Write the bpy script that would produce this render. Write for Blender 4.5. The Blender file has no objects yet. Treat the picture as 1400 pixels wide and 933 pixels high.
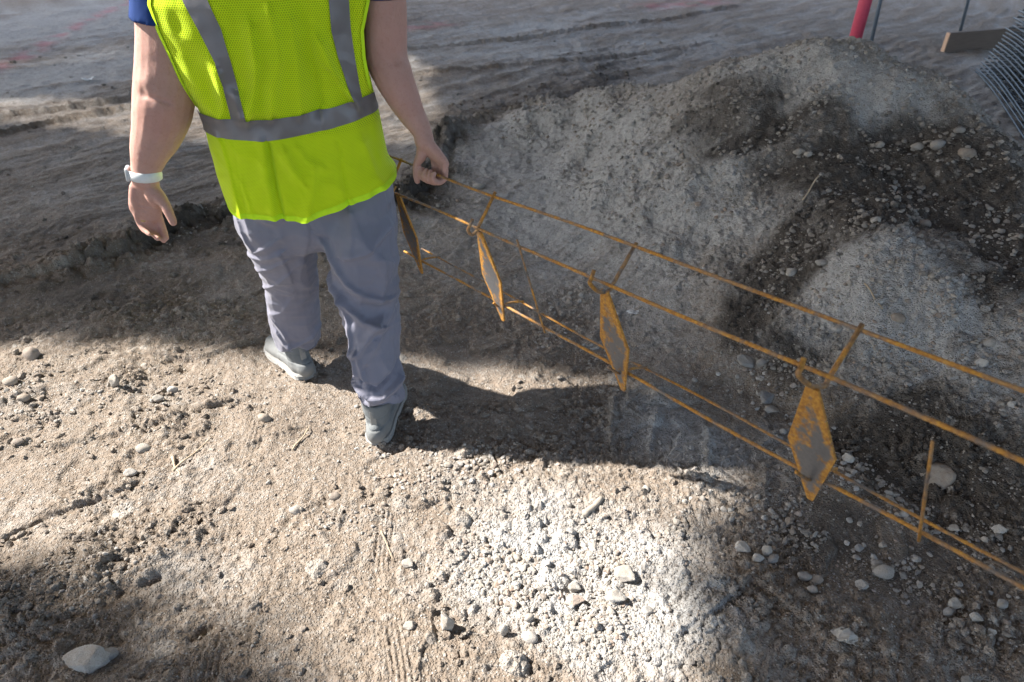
import bpy, bmesh, math, random, zlib, base64
import numpy as np
from mathutils import Vector, Matrix

S = bpy.context.scene
COL = S.collection

# ------------------------------------------------------------------ camera, sky, sun, exposure
cam_d = bpy.data.cameras.new('camera')
cam = bpy.data.objects.new('camera', cam_d)
COL.objects.link(cam)
cam.location = (0, 0, 1.55)
cam.rotation_euler = (math.radians(90 - 35), 0, 0)
cam_d.sensor_width = 36.0
cam_d.lens = 24.0
cam_d.clip_start = 0.05
cam_d.clip_end = 500
cam_d.dof.use_dof = True
cam_d.dof.focus_distance = 1.85
cam_d.dof.aperture_fstop = 4.5
S.camera = cam

SUN_EL, SUN_AZ = math.radians(45), math.atan2(-.985, .15)        # the sun stands to the left
TO_SUN = Vector((math.sin(SUN_AZ) * math.cos(SUN_EL), math.cos(SUN_AZ) * math.cos(SUN_EL), math.sin(SUN_EL)))
world = bpy.data.worlds.new('World')
S.world = world
world.use_nodes = True
wn = world.node_tree
bg = wn.nodes['Background']
sky = wn.nodes.new('ShaderNodeTexSky')
sky.sky_type = 'NISHITA'
sky.sun_disc = False
sky.sun_elevation = SUN_EL
sky.sun_rotation = SUN_AZ
sky.dust_density = 2.5
sky.air_density = 1.0
wn.links.new(sky.outputs[0], bg.inputs[0])
bg.inputs[1].default_value = 0.13
sun_d = bpy.data.lights.new('sun', 'SUN')
sun_d.energy = 4.2
sun_d.angle = math.radians(0.9)
sun_d.color = (1.0, .945, .87)
sun = bpy.data.objects.new('sun', sun_d)
COL.objects.link(sun)
sun.rotation_euler = TO_SUN.to_track_quat('Z', 'Y').to_euler()
S.view_settings.view_transform = 'Standard'
S.view_settings.look = 'None'
S.view_settings.gamma = 1
S.view_settings.exposure = 1.87
S.cycles.max_bounces = 6
S.cycles.diffuse_bounces = 3

# ------------------------------------------------------------------ numeric helpers
RNG = np.random.default_rng(7)
_T = np.random.default_rng(3).random(65536).astype(np.float32)


def hsh(ix, iy, k):
    h = (ix.astype(np.int64) * 73856093) ^ (iy.astype(np.int64) * 19349663) ^ (k * 83492791 + 1013)
    h = (h ^ (h >> 13)) * 1274126177
    return _T[(h ^ (h >> 16)) & 65535]


def perlin(x, y, k):
    x0 = np.floor(x); y0 = np.floor(y)
    fx = x - x0; fy = y - y0
    ux = fx * fx * fx * (fx * (fx * 6 - 15) + 10); uy = fy * fy * fy * (fy * (fy * 6 - 15) + 10)
    def g(i, j):
        a = hsh(x0 + i, y0 + j, k) * 6.2831853
        return np.cos(a) * (fx - i) + np.sin(a) * (fy - j)
    a, b, c, d = g(0, 0), g(1, 0), g(0, 1), g(1, 1)
    return ((a + ux * (b - a)) * (1 - uy) + (c + ux * (d - c)) * uy) * 1.4


def domes(x, y, s, k, keep=0.8):
    """rounded clods: one per cell of size s; returns height (in cell units) and a random tone"""
    X = x / s; Y = y / s
    x0 = np.floor(X); y0 = np.floor(Y)
    H = np.zeros_like(X); Tn = np.zeros_like(X)
    for i in (-1, 0, 1):
        for j in (-1, 0, 1):
            cx, cy = x0 + i, y0 + j
            px = cx + hsh(cx, cy, k); py = cy + hsh(cx, cy, k + 1)
            r = .18 + .42 * hsh(cx, cy, k + 2) ** 2
            th = hsh(cx, cy, k + 3) * 3.14
            dx, dy = X - px, Y - py
            e = 1 + .6 * hsh(cx, cy, k + 4)
            u = (dx * np.cos(th) + dy * np.sin(th)) * e; v = (-dx * np.sin(th) + dy * np.cos(th))
            q = 1 - (u * u + v * v) / (r * r)
            h = np.where((q > 0) & (hsh(cx, cy, k + 5) < keep), np.sqrt(np.maximum(q, 0)) * r, 0)
            m = h > H
            H = np.where(m, h, H); Tn = np.where(m, hsh(cx, cy, k + 6), Tn)
    return H, Tn


def sst(a, b, x):
    t = np.clip((x - a) / (b - a), 0, 1)
    return t * t * (3 - 2 * t)


def linedist(x, y, pts, reach):
    """distance to a polyline (big where farther than reach) and the signed side"""
    D = np.full(x.shape, 9.0, np.float32); Sg = np.zeros(x.shape, np.float32); L = np.zeros(x.shape, np.float32)
    xs = [p[0] for p in pts]; ys = [p[1] for p in pts]
    m = (x > min(xs) - reach) & (x < max(xs) + reach) & (y > min(ys) - reach) & (y < max(ys) + reach)
    if not m.any():
        return D, Sg, L
    X, Y = x[m], y[m]
    d = np.full(X.shape, 9.0); s = np.zeros(X.shape); l = np.zeros(X.shape); run = 0
    for (ax, ay), (bx, by) in zip(pts[:-1], pts[1:]):
        ex, ey = bx - ax, by - ay
        n = math.hypot(ex, ey)
        t = np.clip(((X - ax) * ex + (Y - ay) * ey) / (n * n), 0, 1)
        qx, qy = X - ax - t * ex, Y - ay - t * ey
        q = np.hypot(qx, qy)
        k = q < d
        d = np.where(k, q, d); s = np.where(k, (ex * qy - ey * qx) / n, s); l = np.where(k, run + t * n, l)
        run += n
    D[m] = d; Sg[m] = s; L[m] = l
    return D, Sg, L


# ------------------------------------------------------------------ the lie of the land (metres; x right, y away, z up)
CP = np.array([
    # crest of the heap
    (1.2, 3.97, .68), (1.52, 3.79, .80), (1.85, 3.62, .79), (2.09, 3.42, .70), (2.2, 3.1, .57), (2.22, 2.8, .47), (2.05, 2.4, .40),
    (.94, 4.3, .48), (.62, 4.5, .36), (.31, 4.63, .27), (-.02, 4.65, .15), (-.3, 4.55, .07),
    # toe towards the camera
    (-.1, 3.75, .03), (.146, 3.08, .0), (.405, 2.47, .0), (.80, 1.96, .01), (1.13, 1.49, .0), (1.4, 1.19, .01), (1.9, .8, .03), (2.4, .5, .02),
    # face
    (1.30, 2.10, .34), (1.08, 2.25, .22), (1.62, 1.85, .27), (1.71, 2.73, .42), (1.35, 2.85, .40), (.95, 2.75, .21), (1.0, 3.2, .38), (.6, 3.3, .2), (.62, 3.9, .27),
    (1.5, 3.3, .60), (.3, 4.2, .13), (1.9, 1.5, .22), (2.4, 1.6, .26), (1.0, 1.9, .05), (1.9, 3.2, .60),
    # far foot
    (1.6, 4.9, 0), (.9, 5.3, 0), (.3, 5.2, 0), (2.4, 4.2, .03), (3.0, 3.4, 0), (3.3, 2.6, 0), (3.4, 1.4, .0), (-.4, 4.9, 0),
    # flat all round
    (-.6, 4.2, 0), (-.5, 3.4, 0), (-.2, 2.9, 0), (.1, 2.3, 0), (.4, 1.8, 0), (.7, 1.3, 0), (1.0, .9, 0), (1.3, .5, 0), (2, .1, 0), (3.2, .3, 0),
    (-1, 5.5, 0), (0, 6, 0), (1, 6.2, 0), (2.2, 5.6, 0), (3.2, 4.8, 0), (4, 3.8, 0), (4.2, 2, 0), (4.2, .5, 0),
    (-1.2, 4.2, 0), (-1, 3, 0), (-.6, 2, 0), (-.1, 1.2, 0), (.3, .5, 0), (-2, 5.5, 0), (-2, 2, 0), (-1, 1, 0), (0, 7.5, 0), (3, 7, 0), (5, 5, 0)])


def _rbf_fit():
    P = CP[:, :2]
    r = np.hypot(P[:, None, 0] - P[None, :, 0], P[:, None, 1] - P[None, :, 1])
    A = np.zeros((len(P) + 1, len(P) + 1))
    A[:-1, :-1] = -r - np.eye(len(P)) * 1e-6; A[-1, :-1] = 1; A[:-1, -1] = 1
    # a blend of linear and cubic-ish kernel keeps crests from spiking
    A[:-1, :-1] = np.sqrt(r * r + .04) * -1 + np.eye(len(P)) * .006
    b = np.zeros(len(P) + 1); b[:-1] = CP[:, 2]
    return np.linalg.solve(A, b)


_W = _rbf_fit()


def heap(x, y):
    h = np.zeros(x.shape, np.float64)
    m = (x > -1.2) & (x < 4.4) & (y > 0) & (y < 6.4)
    X, Y = x[m].astype(np.float64), y[m].astype(np.float64)
    v = np.full(X.shape, _W[-1])
    for (px, py, _), w in zip(CP, _W[:-1]):
        v -= w * np.sqrt((X - px) ** 2 + (Y - py) ** 2 + .04)
    edge = sst(-1.2, -.5, X) * (1 - sst(3.7, 4.4, X)) * sst(0, .5, Y) * (1 - sst(5.7, 6.4, Y))
    v = np.maximum(v - .004, 0) * edge
    h[m] = v
    return h


def blob(x, y, cx, cy, ux, uy, vx, vy):
    """soft ellipse: centre, two half axes"""
    det = ux * vy - uy * vx
    a = ((x - cx) * vy - (y - cy) * vx) / det
    b = (-(x - cx) * uy + (y - cy) * ux) / det
    return np.exp(-(a * a + b * b) ** 1.5)
CLODS_AT = [
    (-.40, 1.66, .10, 0, 0, .12, .8),
    (-.76, 2.0, .12, 0.05, -.05, .14, .8),
    (-1.511, 1.882, 0.398, 0.126, 0.188, -0.227, 0.9) ,
    (-1.116, 1.802, 0.204, 0.08, 0.105, -0.147, 0.6) ,
    (-1.295, 1.373, 0.164, 0.118, 0.092, -0.054, 0.6) ,
    (-1.213, 1.144, 0.181, 0.123, 0.141, -0.088, 0.9) ,
    (-1.168, 0.994, 0.115, 0.063, 0.079, -0.077, 0.7) ,
    (-0.939, 1.292, 0.162, 0.081, 0.061, -0.052, 0.5) ,
    (-1.943, 3.169, 0.41, 0.464, 0.089, -0.115, 1.0) ,
    (-2.216, 2.858, 0.276, 0.149, 0.082, -0.086, 0.9) ,
    (-1.628, 3.437, 0.208, 0.097, 0.033, -0.146, 1.0) ,
    (-0.524, 3.687, 0.204, 0.087, 0.007, -0.242, 1.0) ,
    (-0.371, 4.211, 0.116, -0.447, -0.052, -0.049, 1.0) ,
    (-0.058, 5.514, 0.552, 0.428, 0.03, -0.273, 1.0) ,
    (0.753, 6.06, 0.496, 0.343, -0.166, -1.515, 0.9) ,
    (-1.534, 2.409, 0.582, 0.119, 0.099, -0.161, 0.5) ,
    (1.806, 2.767, 0.23, -0.249, -0.212, -0.274, 1.0) ,
    (1.189, 2.504, 0.214, 0.23, 0.013, -0.198, 0.9) ,
    (1.296, 1.485, 0.194, -0.181, -0.144, -0.14, 1.0) ,
    (1.064, 1.759, 0.122, -0.172, -0.126, -0.104, 0.9) ,
    (1.15, 0.994, 0.098, -0.077, -0.078, -0.077, 0.7) ,
    (-0.497, 1.373, 0.121, 0.057, 0.058, -0.081, 0.4) ,
    (0.639, 0.994, 0.152, -0.077, -0.094, -0.077, 0.3) ,
    (0.0, 1.802, 0.3, -0.038, 0.0, -0.053, 0.4) ,
    (-1.33, 3.007, 0.325, -0.149, 0.038, -0.221, 0.5) ,
]
STREAK = math.atan2(.71, .77)          # the machine tracks on the far floor run this way
MOIST_SHADE = [  # damp soil, and shade painted in at left as darker ground
    (1.168, 3.287, 0.35, -0.044, -0.156, -0.146, 1.25) ,
    (1.422, 2.89, 0.258, -0.211, -0.144, -0.183, 1.2) ,
    (1.823, 2.736, 0.259, -0.189, -0.189, -0.25, 1.6) ,
    (1.85, 2.309, 0.066, -0.173, -0.209, -0.253, 1.6) ,
    (1.418, 2.54, 0.261, 0.01, -0.072, -0.24, 1.2) ,
    (1.088, 2.477, 0.196, 0.2, 0.024, -0.231, 1.3) ,
    (0.911, 2.235, 0.122, 0.084, 0.075, -0.117, 1.1) ,
    (2.161, 2.989, 0.045, -0.183, -0.067, -0.061, 1.5) ,
    (1.142, 3.687, 0.181, -0.107, -0.114, -0.065, 0.9) ,
    (0.913, 3.556, 0.192, -0.072, -0.085, -0.102, 0.8) ,
    (1.037, 2.027, 0.087, -0.209, -0.081, -0.048, 1.0) ,
    (1.277, 1.489, 0.213, -0.185, -0.133, -0.116, 1.3) ,
    (1.115, 1.632, 0.086, -0.125, -0.096, -0.078, 1.0) ,
    (1.468, 1.423, 0.075, -0.084, -0.091, -0.12, 1.2) ,
    (-2.105, 3.437, 0.501, 0.413, 0.083, -0.094, 0.7) ,  # from here five rows paint the mid-left shade band deeper
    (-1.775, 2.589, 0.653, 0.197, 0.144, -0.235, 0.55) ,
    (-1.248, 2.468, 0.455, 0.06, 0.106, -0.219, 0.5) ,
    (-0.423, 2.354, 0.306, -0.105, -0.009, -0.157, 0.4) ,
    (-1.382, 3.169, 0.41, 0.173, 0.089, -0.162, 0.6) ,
    (1.105, 3.484, 0.284, -0.074, -0.195, -0.168, 1.0) ,
    (1.479, 3.213, 0.18, -0.171, -0.161, -0.134, 0.8) ,
    (0.955, 3.39, 0.184, -0.086, -0.09, -0.148, 0.7) ,
    (1.335, 3.022, 0.263, 0.03, -0.101, -0.156, 0.7) ,
    (1.761, 2.881, 0.24, -0.206, -0.216, -0.311, 1.3) ,
    (1.895, 2.523, 0.143, -0.155, -0.243, -0.359, 1.4) ,
    (1.992, 2.928, 0.04, -0.307, -0.159, -0.168, 0.9) ,
    (1.494, 2.738, 0.331, 0.152, -0.064, -0.238, 1.1) ,
    (1.135, 2.551, 0.254, 0.188, -0.002, -0.229, 1.0) ,
    (0.949, 2.292, 0.137, 0.131, 0.049, -0.113, 1.0) ,
    (0.995, 1.991, 0.101, -0.159, -0.092, -0.086, 0.9) ,
    (1.248, 1.521, 0.219, -0.188, -0.147, -0.148, 1.2) ,
    (1.396, 1.346, 0.098, -0.108, -0.184, -0.13, 1.0) ,
    (0.888, 1.266, 0.14, -0.099, -0.117, -0.099, 0.7) ,
    (1.439, 1.546, 0.091, -0.068, -0.078, -0.099, 0.7) ,
    (1.116, 1.144, 0.187, -0.11, -0.119, -0.088, 0.6) ,
    (0.389, 6.304, 0.417, 0.259, -0.086, -0.474, 0.5) ,
    (0.116, 5.514, 0.439, 0.428, -0.067, -0.88, 0.6) ,
    (0.753, 6.06, 0.285, 0.244, -0.187, -1.537, 0.8) ,
    (-0.443, 3.958, 0.148, -0.239, 0.015, -0.616, 0.8) ,  # this and the next two: dark berm soil with its shading painted in
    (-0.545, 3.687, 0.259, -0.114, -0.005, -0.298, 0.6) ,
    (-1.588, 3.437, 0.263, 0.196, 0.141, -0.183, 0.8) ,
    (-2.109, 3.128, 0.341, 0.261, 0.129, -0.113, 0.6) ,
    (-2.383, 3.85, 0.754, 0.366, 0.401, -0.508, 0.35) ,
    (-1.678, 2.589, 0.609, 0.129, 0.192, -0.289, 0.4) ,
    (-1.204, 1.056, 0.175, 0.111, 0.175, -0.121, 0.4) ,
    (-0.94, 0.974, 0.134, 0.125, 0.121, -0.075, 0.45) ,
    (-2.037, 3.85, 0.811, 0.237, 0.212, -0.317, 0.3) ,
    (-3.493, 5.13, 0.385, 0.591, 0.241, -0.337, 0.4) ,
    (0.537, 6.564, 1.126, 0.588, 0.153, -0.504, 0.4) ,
]
DUST = [
    (1.677, 3.364, 0.339, -0.296, -0.119, -0.089, 1) ,
    (1.41, 3.668, 0.235, -0.154, -0.053, -0.084, 1) ,
    (0.659, 3.232, 0.362, -0.382, -0.23, -0.199, 0.9) ,
    (0.231, 3.329, 0.302, -0.298, -0.16, -0.397, 0.6) ,
    (-0.046, 4.172, 0.356, -0.127, -0.082, -0.382, 0.8) ,
    (0.437, 4.01, 0.313, -0.091, 0.046, -0.385, 0.6) ,
    (1.401, 2.126, 0.156, -0.186, -0.163, -0.087, 0.8) ,
    (1.265, 1.973, 0.193, -0.12, -0.125, -0.084, 0.6) ,
    (1.515, 1.819, 0.126, -0.124, -0.117, -0.095, 0.5) ,
    (0.539, 2.544, 0.173, -0.216, -0.217, -0.295, 0.5) ,
    (0.578, 1.655, 0.16, -0.194, -0.142, -0.132, 0.6) ,
    (0.844, 1.586, 0.039, -0.156, -0.098, -0.095, 0.5) ,
    (0.157, 1.144, 0.323, -0.13, -0.157, -0.209, 0.8) ,
    (0.362, 0.974, 0.196, -0.075, -0.088, -0.112, 0.7) ,
    (-3.959, 6.43, 0.64, 0.884, 0.492, -0.708, 0.6) ,
    (-5.238, 8.858, 0.909, 1.014, 0.791, -1.21, 0.8) ,
    (0.0, 8.017, 1.31, 0.84, 0.142, -1.023, 0.4) ,
    (1.18, 7.314, 1.697, 0.704, 0.051, -0.607, 0.4) ,
    (-0.844, 1.099, 0.092, 0.069, 0.088, -0.085, 0.25) ,
    (-1.302, 1.345, 0.094, 0.116, 0.104, -0.079, 0.12) ,
    (3.881, 5.716, -0.01, -0.591, -1.766, -2.56, 0.5) ,
]

FEATURES = [
    ([(-2.9, 2.3), (-2.28, 2.62), (-1.99, 2.82), (-1.81, 3.05), (-1.71, 3.34), (-1.47, 3.43), (-0.57, 3.53), (-0.45, 4.02), (-0.38, 4.63)], .09, .034, 'step'),
    ([(-4.09, 5.04), (-3.82, 5.13), (-3.43, 5.31), (-3.0, 5.61), (-1.5, 6.6)], .05, .035, 'step'),
    ([(-3.82, 4.63), (-3.56, 4.71), (-3.23, 5.04), (-2.88, 5.35), (-1.6, 6.2)], .05, .030, 'step'),
    ([(-2.5, 7.0), (-1.47, 7.31), (0.0, 7.83), (1.75, 8.86), (2.88, 9.87)], .06, .026, 'step'),
    ([(-1.4, 6.3), (-0.4, 6.56), (0.7, 6.84), (1.98, 7.58)], .06, .02, 'step'),
    ([(-0.49, 4.49), (-0.34, 4.77), (-0.09, 4.95), (.35, 5.0)], .07, .07, 'ridge'),
    ([(.4, 5.05), (.75, 5.1), (1.0, 5.3)], .06, .07, 'step'),
    ([(0.36, 1.86), (0.32, 1.65)], .012, .012, 'ridge'),
    ([(0.5, 1.79), (0.44, 1.6)], .011, .012, 'ridge'),
    ([(0.65, 1.69), (0.59, 1.46)], .012, .014, 'ridge'),
    ([(0.79, 1.52), (0.73, 1.34)], .012, .012, 'ridge'),
    ([(-0.92, 2.3), (-0.89, 2.05), (-0.86, 1.8), (-0.82, 1.46), (-0.79, 1.24), (-0.74, 1.03), (-.70, .8)], .036, .004, 'cart'),
    ([(-.36, 1.3), (-0.35, 1.14), (-0.3, 1.01), (-0.25, 0.84), (-.21, .6)], .032, .004, 'cart'),
    ([(-1.02, 1.08), (-0.94, 1.12)], .022, -.03, 'ridge'),
    ([(-0.78, 0.95), (-0.74, 0.99)], .02, -.025, 'ridge'),
    ([(-1.23, 2.05), (-1.3, 2.1)], .03, -.03, 'ridge'),
    ([(-1.6, 1.28), (-1.44, 1.25), (-1.37, 1.34), (-1.2, 1.42)], .025, .012, 'step'),
    ([(-1.35, 2.12), (-1.17, 2.1), (-1.01, 2.2)], .022, .014, 'step'),
    ([(-1.45, 1.62), (-1.2, 1.70), (-1.05, 1.80)], .022, .011, 'step'),
    ([(-1.75, 1.9), (-1.5, 1.93), (-1.3, 1.85)], .03, .018, 'ridge'),
    ([(-1.3, 1.75), (-1.22, 1.62), (-1.25, 1.5)], .025, .014, 'ridge'),
    ([(.45, .98), (.62, 1.1), (.75, .95)], .022, .010, 'step'),
]
PAINT = [([(-4.6, 5.6), (-4.75, 6.7), (-4.93, 7.83), (-5.12, 9.34), (-5.29, 10.97)], .10, .5),
         ([(-1.6, 8.4), (-0.86, 8.68)], .18, .4), ([(1.8, 9.9), (2.78, 10.21)], .2, .4)]
OPENINGS = [    # sun patch outline on the ground, how open, edge softness (base, [(x, y, reach, softness)])
    ([(-3.17, 2.2), (-2.03, 2.22), (-1.5, 2.21), (-1.01, 2.16), (-0.76, 2.11), (-0.39, 2.06), (0.0, 2.05), (0.39, 1.96), (0.46, 1.74), (0.52,1.6), (0.66, 1.47), (0.59, 1.29), (0.53, 1.1), (0.48, 0.84), (0.46, 0.5), (-.30, .5), (-.45, .72), (-.70, .86), (-1.0, .98), (-1.43, 1.08), (-2.3, .95)], 1.0, (.03, [(-.9, .95, .8, .60), (-.3, .7, .45, .45), (-1.7, 1.1, .6, .45), (.62, 1.0, .42, .58), (.66, 1.4, .2, .2), (-1.6, 2.2, .9, .16), (.3, 2.0, .5, .14)])),
    ([(-6.18, 5.31), (-4.13, 5.63), (-3.58, 5.72), (-2.94, 5.47), (-2.47, 5.94), (-1.88, 6.56), (-1.25, 7.83), (-0.7, 6.7), (-0.45, 4.79), (-0.68, 4.42), (-1.19, 4.35), (-1.93, 4.42), (-2.51, 4.52), (-3.06, 4.73), (-3.69, 4.92), (-5.45, 4.56)], .72, (.42, [])),
    ([(-5.37, 6.76), (-4.68, 7.24), (-4.08, 8.02), (-3.64, 7.05), (-4.34, 6.65), (-5.01, 6.23)], .55, (.4, [])),
    ([(-9.5, 9.0), (-9, 12), (-5.6, 11.0), (-5.4, 9.6), (-6.2, 8.4), (-7.5, 7.4)], .42, (1.2, [])),
]


def soil_masks(x, y):
    wx = x + .10 * perlin(x * 3.1, y * 3.1, 71) + .05 * perlin(x * 9, y * 9, 72)
    wy = y + .10 * perlin(x * 3.1 + 9, y * 3.1, 73) + .05 * perlin(x * 9, y * 9 + 4, 74)
    M = np.zeros(x.shape); D = np.zeros(x.shape)
    for e in MOIST_SHADE:
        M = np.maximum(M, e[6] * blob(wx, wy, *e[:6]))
    for e in DUST:
        D = np.maximum(D, e[6] * blob(wx, wy, *e[:6]))
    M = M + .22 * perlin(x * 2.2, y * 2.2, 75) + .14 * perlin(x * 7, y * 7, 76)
    D = D + .25 * perlin(x * 2.6 + 30, y * 2.6, 77) + .12 * perlin(x * 8, y * 8, 78)
    return np.clip(M, 0, 1.5), np.clip(D, 0, 1.3)


def terrain(x, y):
    """height and soil of the site at (x, y): returns z, heap height, soil[4] = moist, dust, paint, clod tone"""
    x = x.astype(np.float64); y = y.astype(np.float64)
    hp = heap(x, y)
    r = np.hypot(x, y)
    near = 1 - sst(7, 11, r)
    onh = sst(.03, .14, hp)
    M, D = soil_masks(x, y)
    z = hp.copy()
    # broad swells
    z += (.030 * perlin(x * .55, y * .55, 1) + .014 * perlin(x * 1.4, y * 1.4, 2)) * (1 - .5 * onh)
    # far floor: lengthwise streaks and wheel ruts
    ca, sa = math.cos(STREAK), math.sin(STREAK)
    far = sst(2.2, 3.2, y + .35 * x + .5 * perlin(x * .8, y * .8, 5)) * (1 - onh)
    lee = np.exp(-(((x + .1) / .75) ** 2 + ((y - 3.7) / 1.0) ** 2) ** 2)       # smooth apron beside the heap
    far = far * (1 - .85 * lee); D = np.clip(D + .38 * onh + .3 * lee, 0, 1.3)
    u = x * ca + y * sa + .10 * perlin(x * 1.3, y * 1.3, 6); v = -x * sa + y * ca + .09 * perlin(x * .9, y * .9, 7)
    st = (.50 * perlin(u * .9, v * 5.5, 8) + .45 * perlin(u * 2.0, v * 13, 9) + .34 * perlin(u * 3.6, v * 30, 10))
    z += far * .019 * st + far * (.010 * perlin(x * 9, y * 9, 33) + .008 * np.abs(perlin(x * 19, y * 19, 34))) * sst(3, 5, r) * (1 - sst(9, 14, r))
    # churned ground in front
    fr = (1 - far) * (1 - onh)
    crumb = sst(-.15, .35, perlin(x * 2.4, y * 2.4, 11) + .5 * perlin(x * 6, y * 6, 12))
    z += .020 * perlin(x * 3.2, y * 3.2, 13) * fr
    rid = 1 - np.abs(perlin(x * 7 + .4 * perlin(x * 5, y * 5, 15), y * 7, 14))
    z += .014 * (rid - .8) * (fr * (.25 + .5 * crumb) + .6 * onh + .35 * far)
    cl = np.zeros(x.shape)
    wx = x + .05 * perlin(x * 5, y * 5, 65); wy = y + .05 * perlin(x * 5, y * 5, 66)
    for e in CLODS_AT: cl = np.maximum(cl, e[6] * blob(wx, wy, *e[:6]))
    cl = cl * (1 - .7 * blob(x, y, .72, .93, .22, .0, 0, .16))
    rough = np.clip(.20 + .25 * crumb * fr + .65 * cl * (.3 + .9 * crumb) + .34 * onh - .08 * far, 0, 1)
    # slumps and gullies of the heap
    z += onh * (.045 * perlin(x * 2.6, y * 2.6, 67) + .030 * perlin(x * 5.5 + .3 * y, y * 5.0, 68) - .012)
    z += (.010 * perlin(x * 14, y * 14, 16) + .006 * perlin(x * 29, y * 29, 17)) * rough * near
    wb = .25 * perlin(x * 11, y * 11, 25)
    z += (.018 * np.abs(perlin(x * 17 + wb, y * 17, 26)) + .013 * np.abs(perlin(x * 38, y * 38 + wb * 2, 27)) + (.0085 * np.abs(perlin(x * 80, y * 80, 28)) + .004 * perlin(x * 150, y * 150, 29)) * (1 - .75 * sst(2.4, 4.2, r))) * rough * near * 1.25
    # steps where crusts broke off
    pl = perlin(x * 4.5, y * 4.5 * 1.3, 18) + .35 * perlin(x * 15, y * 15, 19)
    z += .009 * sst(-.05, .05, pl) * fr * (1 - .5 * crumb)
    # a crumbled bank along the dug edge behind the worker
    d, sg, l = linedist(x, y, FEATURES[0][0], .3)
    bk = np.exp(-((d - .02) / .10) ** 2) * sst(-.3, .4, perlin(x * 3, y * 3, 93) + .25)
    z += bk * (.085 * np.abs(perlin(x * 8, y * 8, 94)) + .05 * np.abs(perlin(x * 19, y * 19, 95)) + .026 * np.abs(perlin(x * 45, y * 45, 96)) - .012)
    M = np.clip(M + .55 * bk, 0, 1.5)
    # tracks and dug edges
    for pts, w, a, shape in FEATURES:
        d, sg, l = linedist(x, y, pts, w * 4)
        k = 1 + .5 * perlin(x * 6, y * 6, 20)
        if shape != 'cart' and a > 0:
            kk = np.exp(-(d / (w * 1.8)) ** 2)
            if kk.max() > .01:
                z += kk * min(a, .04) * (.9 * np.abs(perlin(x * 13, y * 13, 90)) + .6 * np.abs(perlin(x * 30, y * 30, 91)) + .35 * np.abs(perlin(x * 62, y * 62, 92)) - .25)
        if shape == 'ridge':
            z += a * np.exp(-(d / (w * k)) ** 2) * (.75 + .35 * perlin(x * 12, y * 12, 21))
        elif shape == 'step':        # a bank: high on the left of the line, dropping sharply to its right
            wob = sg + w * .5 * perlin(x * 7, y * 7, 22)
            z += a * (np.exp(-np.maximum(wob, 0) / (w * 2.2)) * sst(-.35 * w, .15 * w, wob) - .45 * np.exp(-(np.minimum(wob + .3 * w, 0) / (w * .8)) ** 2) * sst(.1 * w, -.5 * w, wob)) * (d < w * 4) * sst(w * 4, w * 2, d)
        elif shape == 'cart':        # a narrow ribbed tyre print
            in_ = sst(w, w * .8, d)
            fade = sst(-.2, .35, perlin(x * 3.3 + 4, y * 3.3, 24) + .25)
            z += in_ * fade * (-.002 + .0022 * np.sin(sg * 2 * math.pi / (w * .42)))
    # clods and bedded stones
    h1, t1 = domes(x, y, .060, 31, .5); h2, t2 = domes(x + .3, y, .030, 41, .7); h3, t3 = domes(x, y + .7, .016, 51, .8)
    gravelly = np.clip(np.maximum(onh * .5, sst(.15, .7, blob(x, y, .25, 1.05, .55, .15, -.3, .65))) + .35 * crumb * fr, 0, 1)
    g1 = gravelly * sst(.0, .4, perlin(x * 5, y * 5, 61) + .15) * (1 - .6 * far * (1 - onh))
    z += .060 * .55 * h1 * g1 * near
    z += .030 * .55 * h2 * np.clip(.12 + gravelly, 0, 1) * near * (1 - .7 * far * (1 - onh))
    z += .016 * .6 * h3 * np.clip(.22 + gravelly, 0, 1) * near * (1 - .75 * far * (1 - onh))
    tone = np.where(h2 * gravelly > .02, t2, .5) * .6 + np.where(h3 > .02, t3, .5) * .4
    tone = np.where((h1 > .02) & (g1 > .25), t1, tone)
    # soil mask: damp with shade painted in at left, dust and paint
    M = np.clip(M + far * (.55 * st + .10 * perlin(u * 3, v * 45, 64)) * near, 0, 1.5); D = np.clip(D + far * .12 - far * .5 * st, 0, 1.3)
    P = np.zeros(x.shape)
    for pts, w, a in PAINT:
        d, sg, l = linedist(x, y, pts, w * 4)
        P = np.maximum(P, a * np.exp(-(d / w) ** 2) * sst(-.5, .3, perlin(x * 5, y * 5, 63)))
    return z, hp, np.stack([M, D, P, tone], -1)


# ------------------------------------------------------------------ materials
def mat(name):
    m = bpy.data.materials.new(name)
    m.use_nodes = True
    nt = m.node_tree
    return m, nt, nt.nodes['Principled BSDF']


def nd(nt, kind, **kw):
    n = nt.nodes.new(kind)
    for k, v in kw.items():
        if k.startswith('i_'):
            key = k[2:]
            n.inputs[int(key) if key.isdigit() else key.replace('_', ' ')].default_value = v
        else:
            setattr(n, k, v)
    return n


def math_(nt, op, a, b=None, c=None, clamp=False):
    n = nt.nodes.new('ShaderNodeMath'); n.operation = op; n.use_clamp = clamp
    for i, s in enumerate((a, b, c)):
        if s is None: continue
        if isinstance(s, (int, float)): n.inputs[i].default_value = s
        else: nt.links.new(s, n.inputs[i])
    return n.outputs[0]


def mix_(nt, fac, a, b, blend='MIX'):
    n = nt.nodes.new('ShaderNodeMix'); n.data_type = 'RGBA'; n.blend_type = blend
    for s, i in ((fac, 0), (a, 6), (b, 7)):
        if isinstance(s, (int, float)): n.inputs[i].default_value = s
        elif isinstance(s, (tuple, list)): n.inputs[i].default_value = (*s, 1) if len(s) == 3 else s
        else: nt.links.new(s, n.inputs[i])
    return n.outputs[2]


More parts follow.
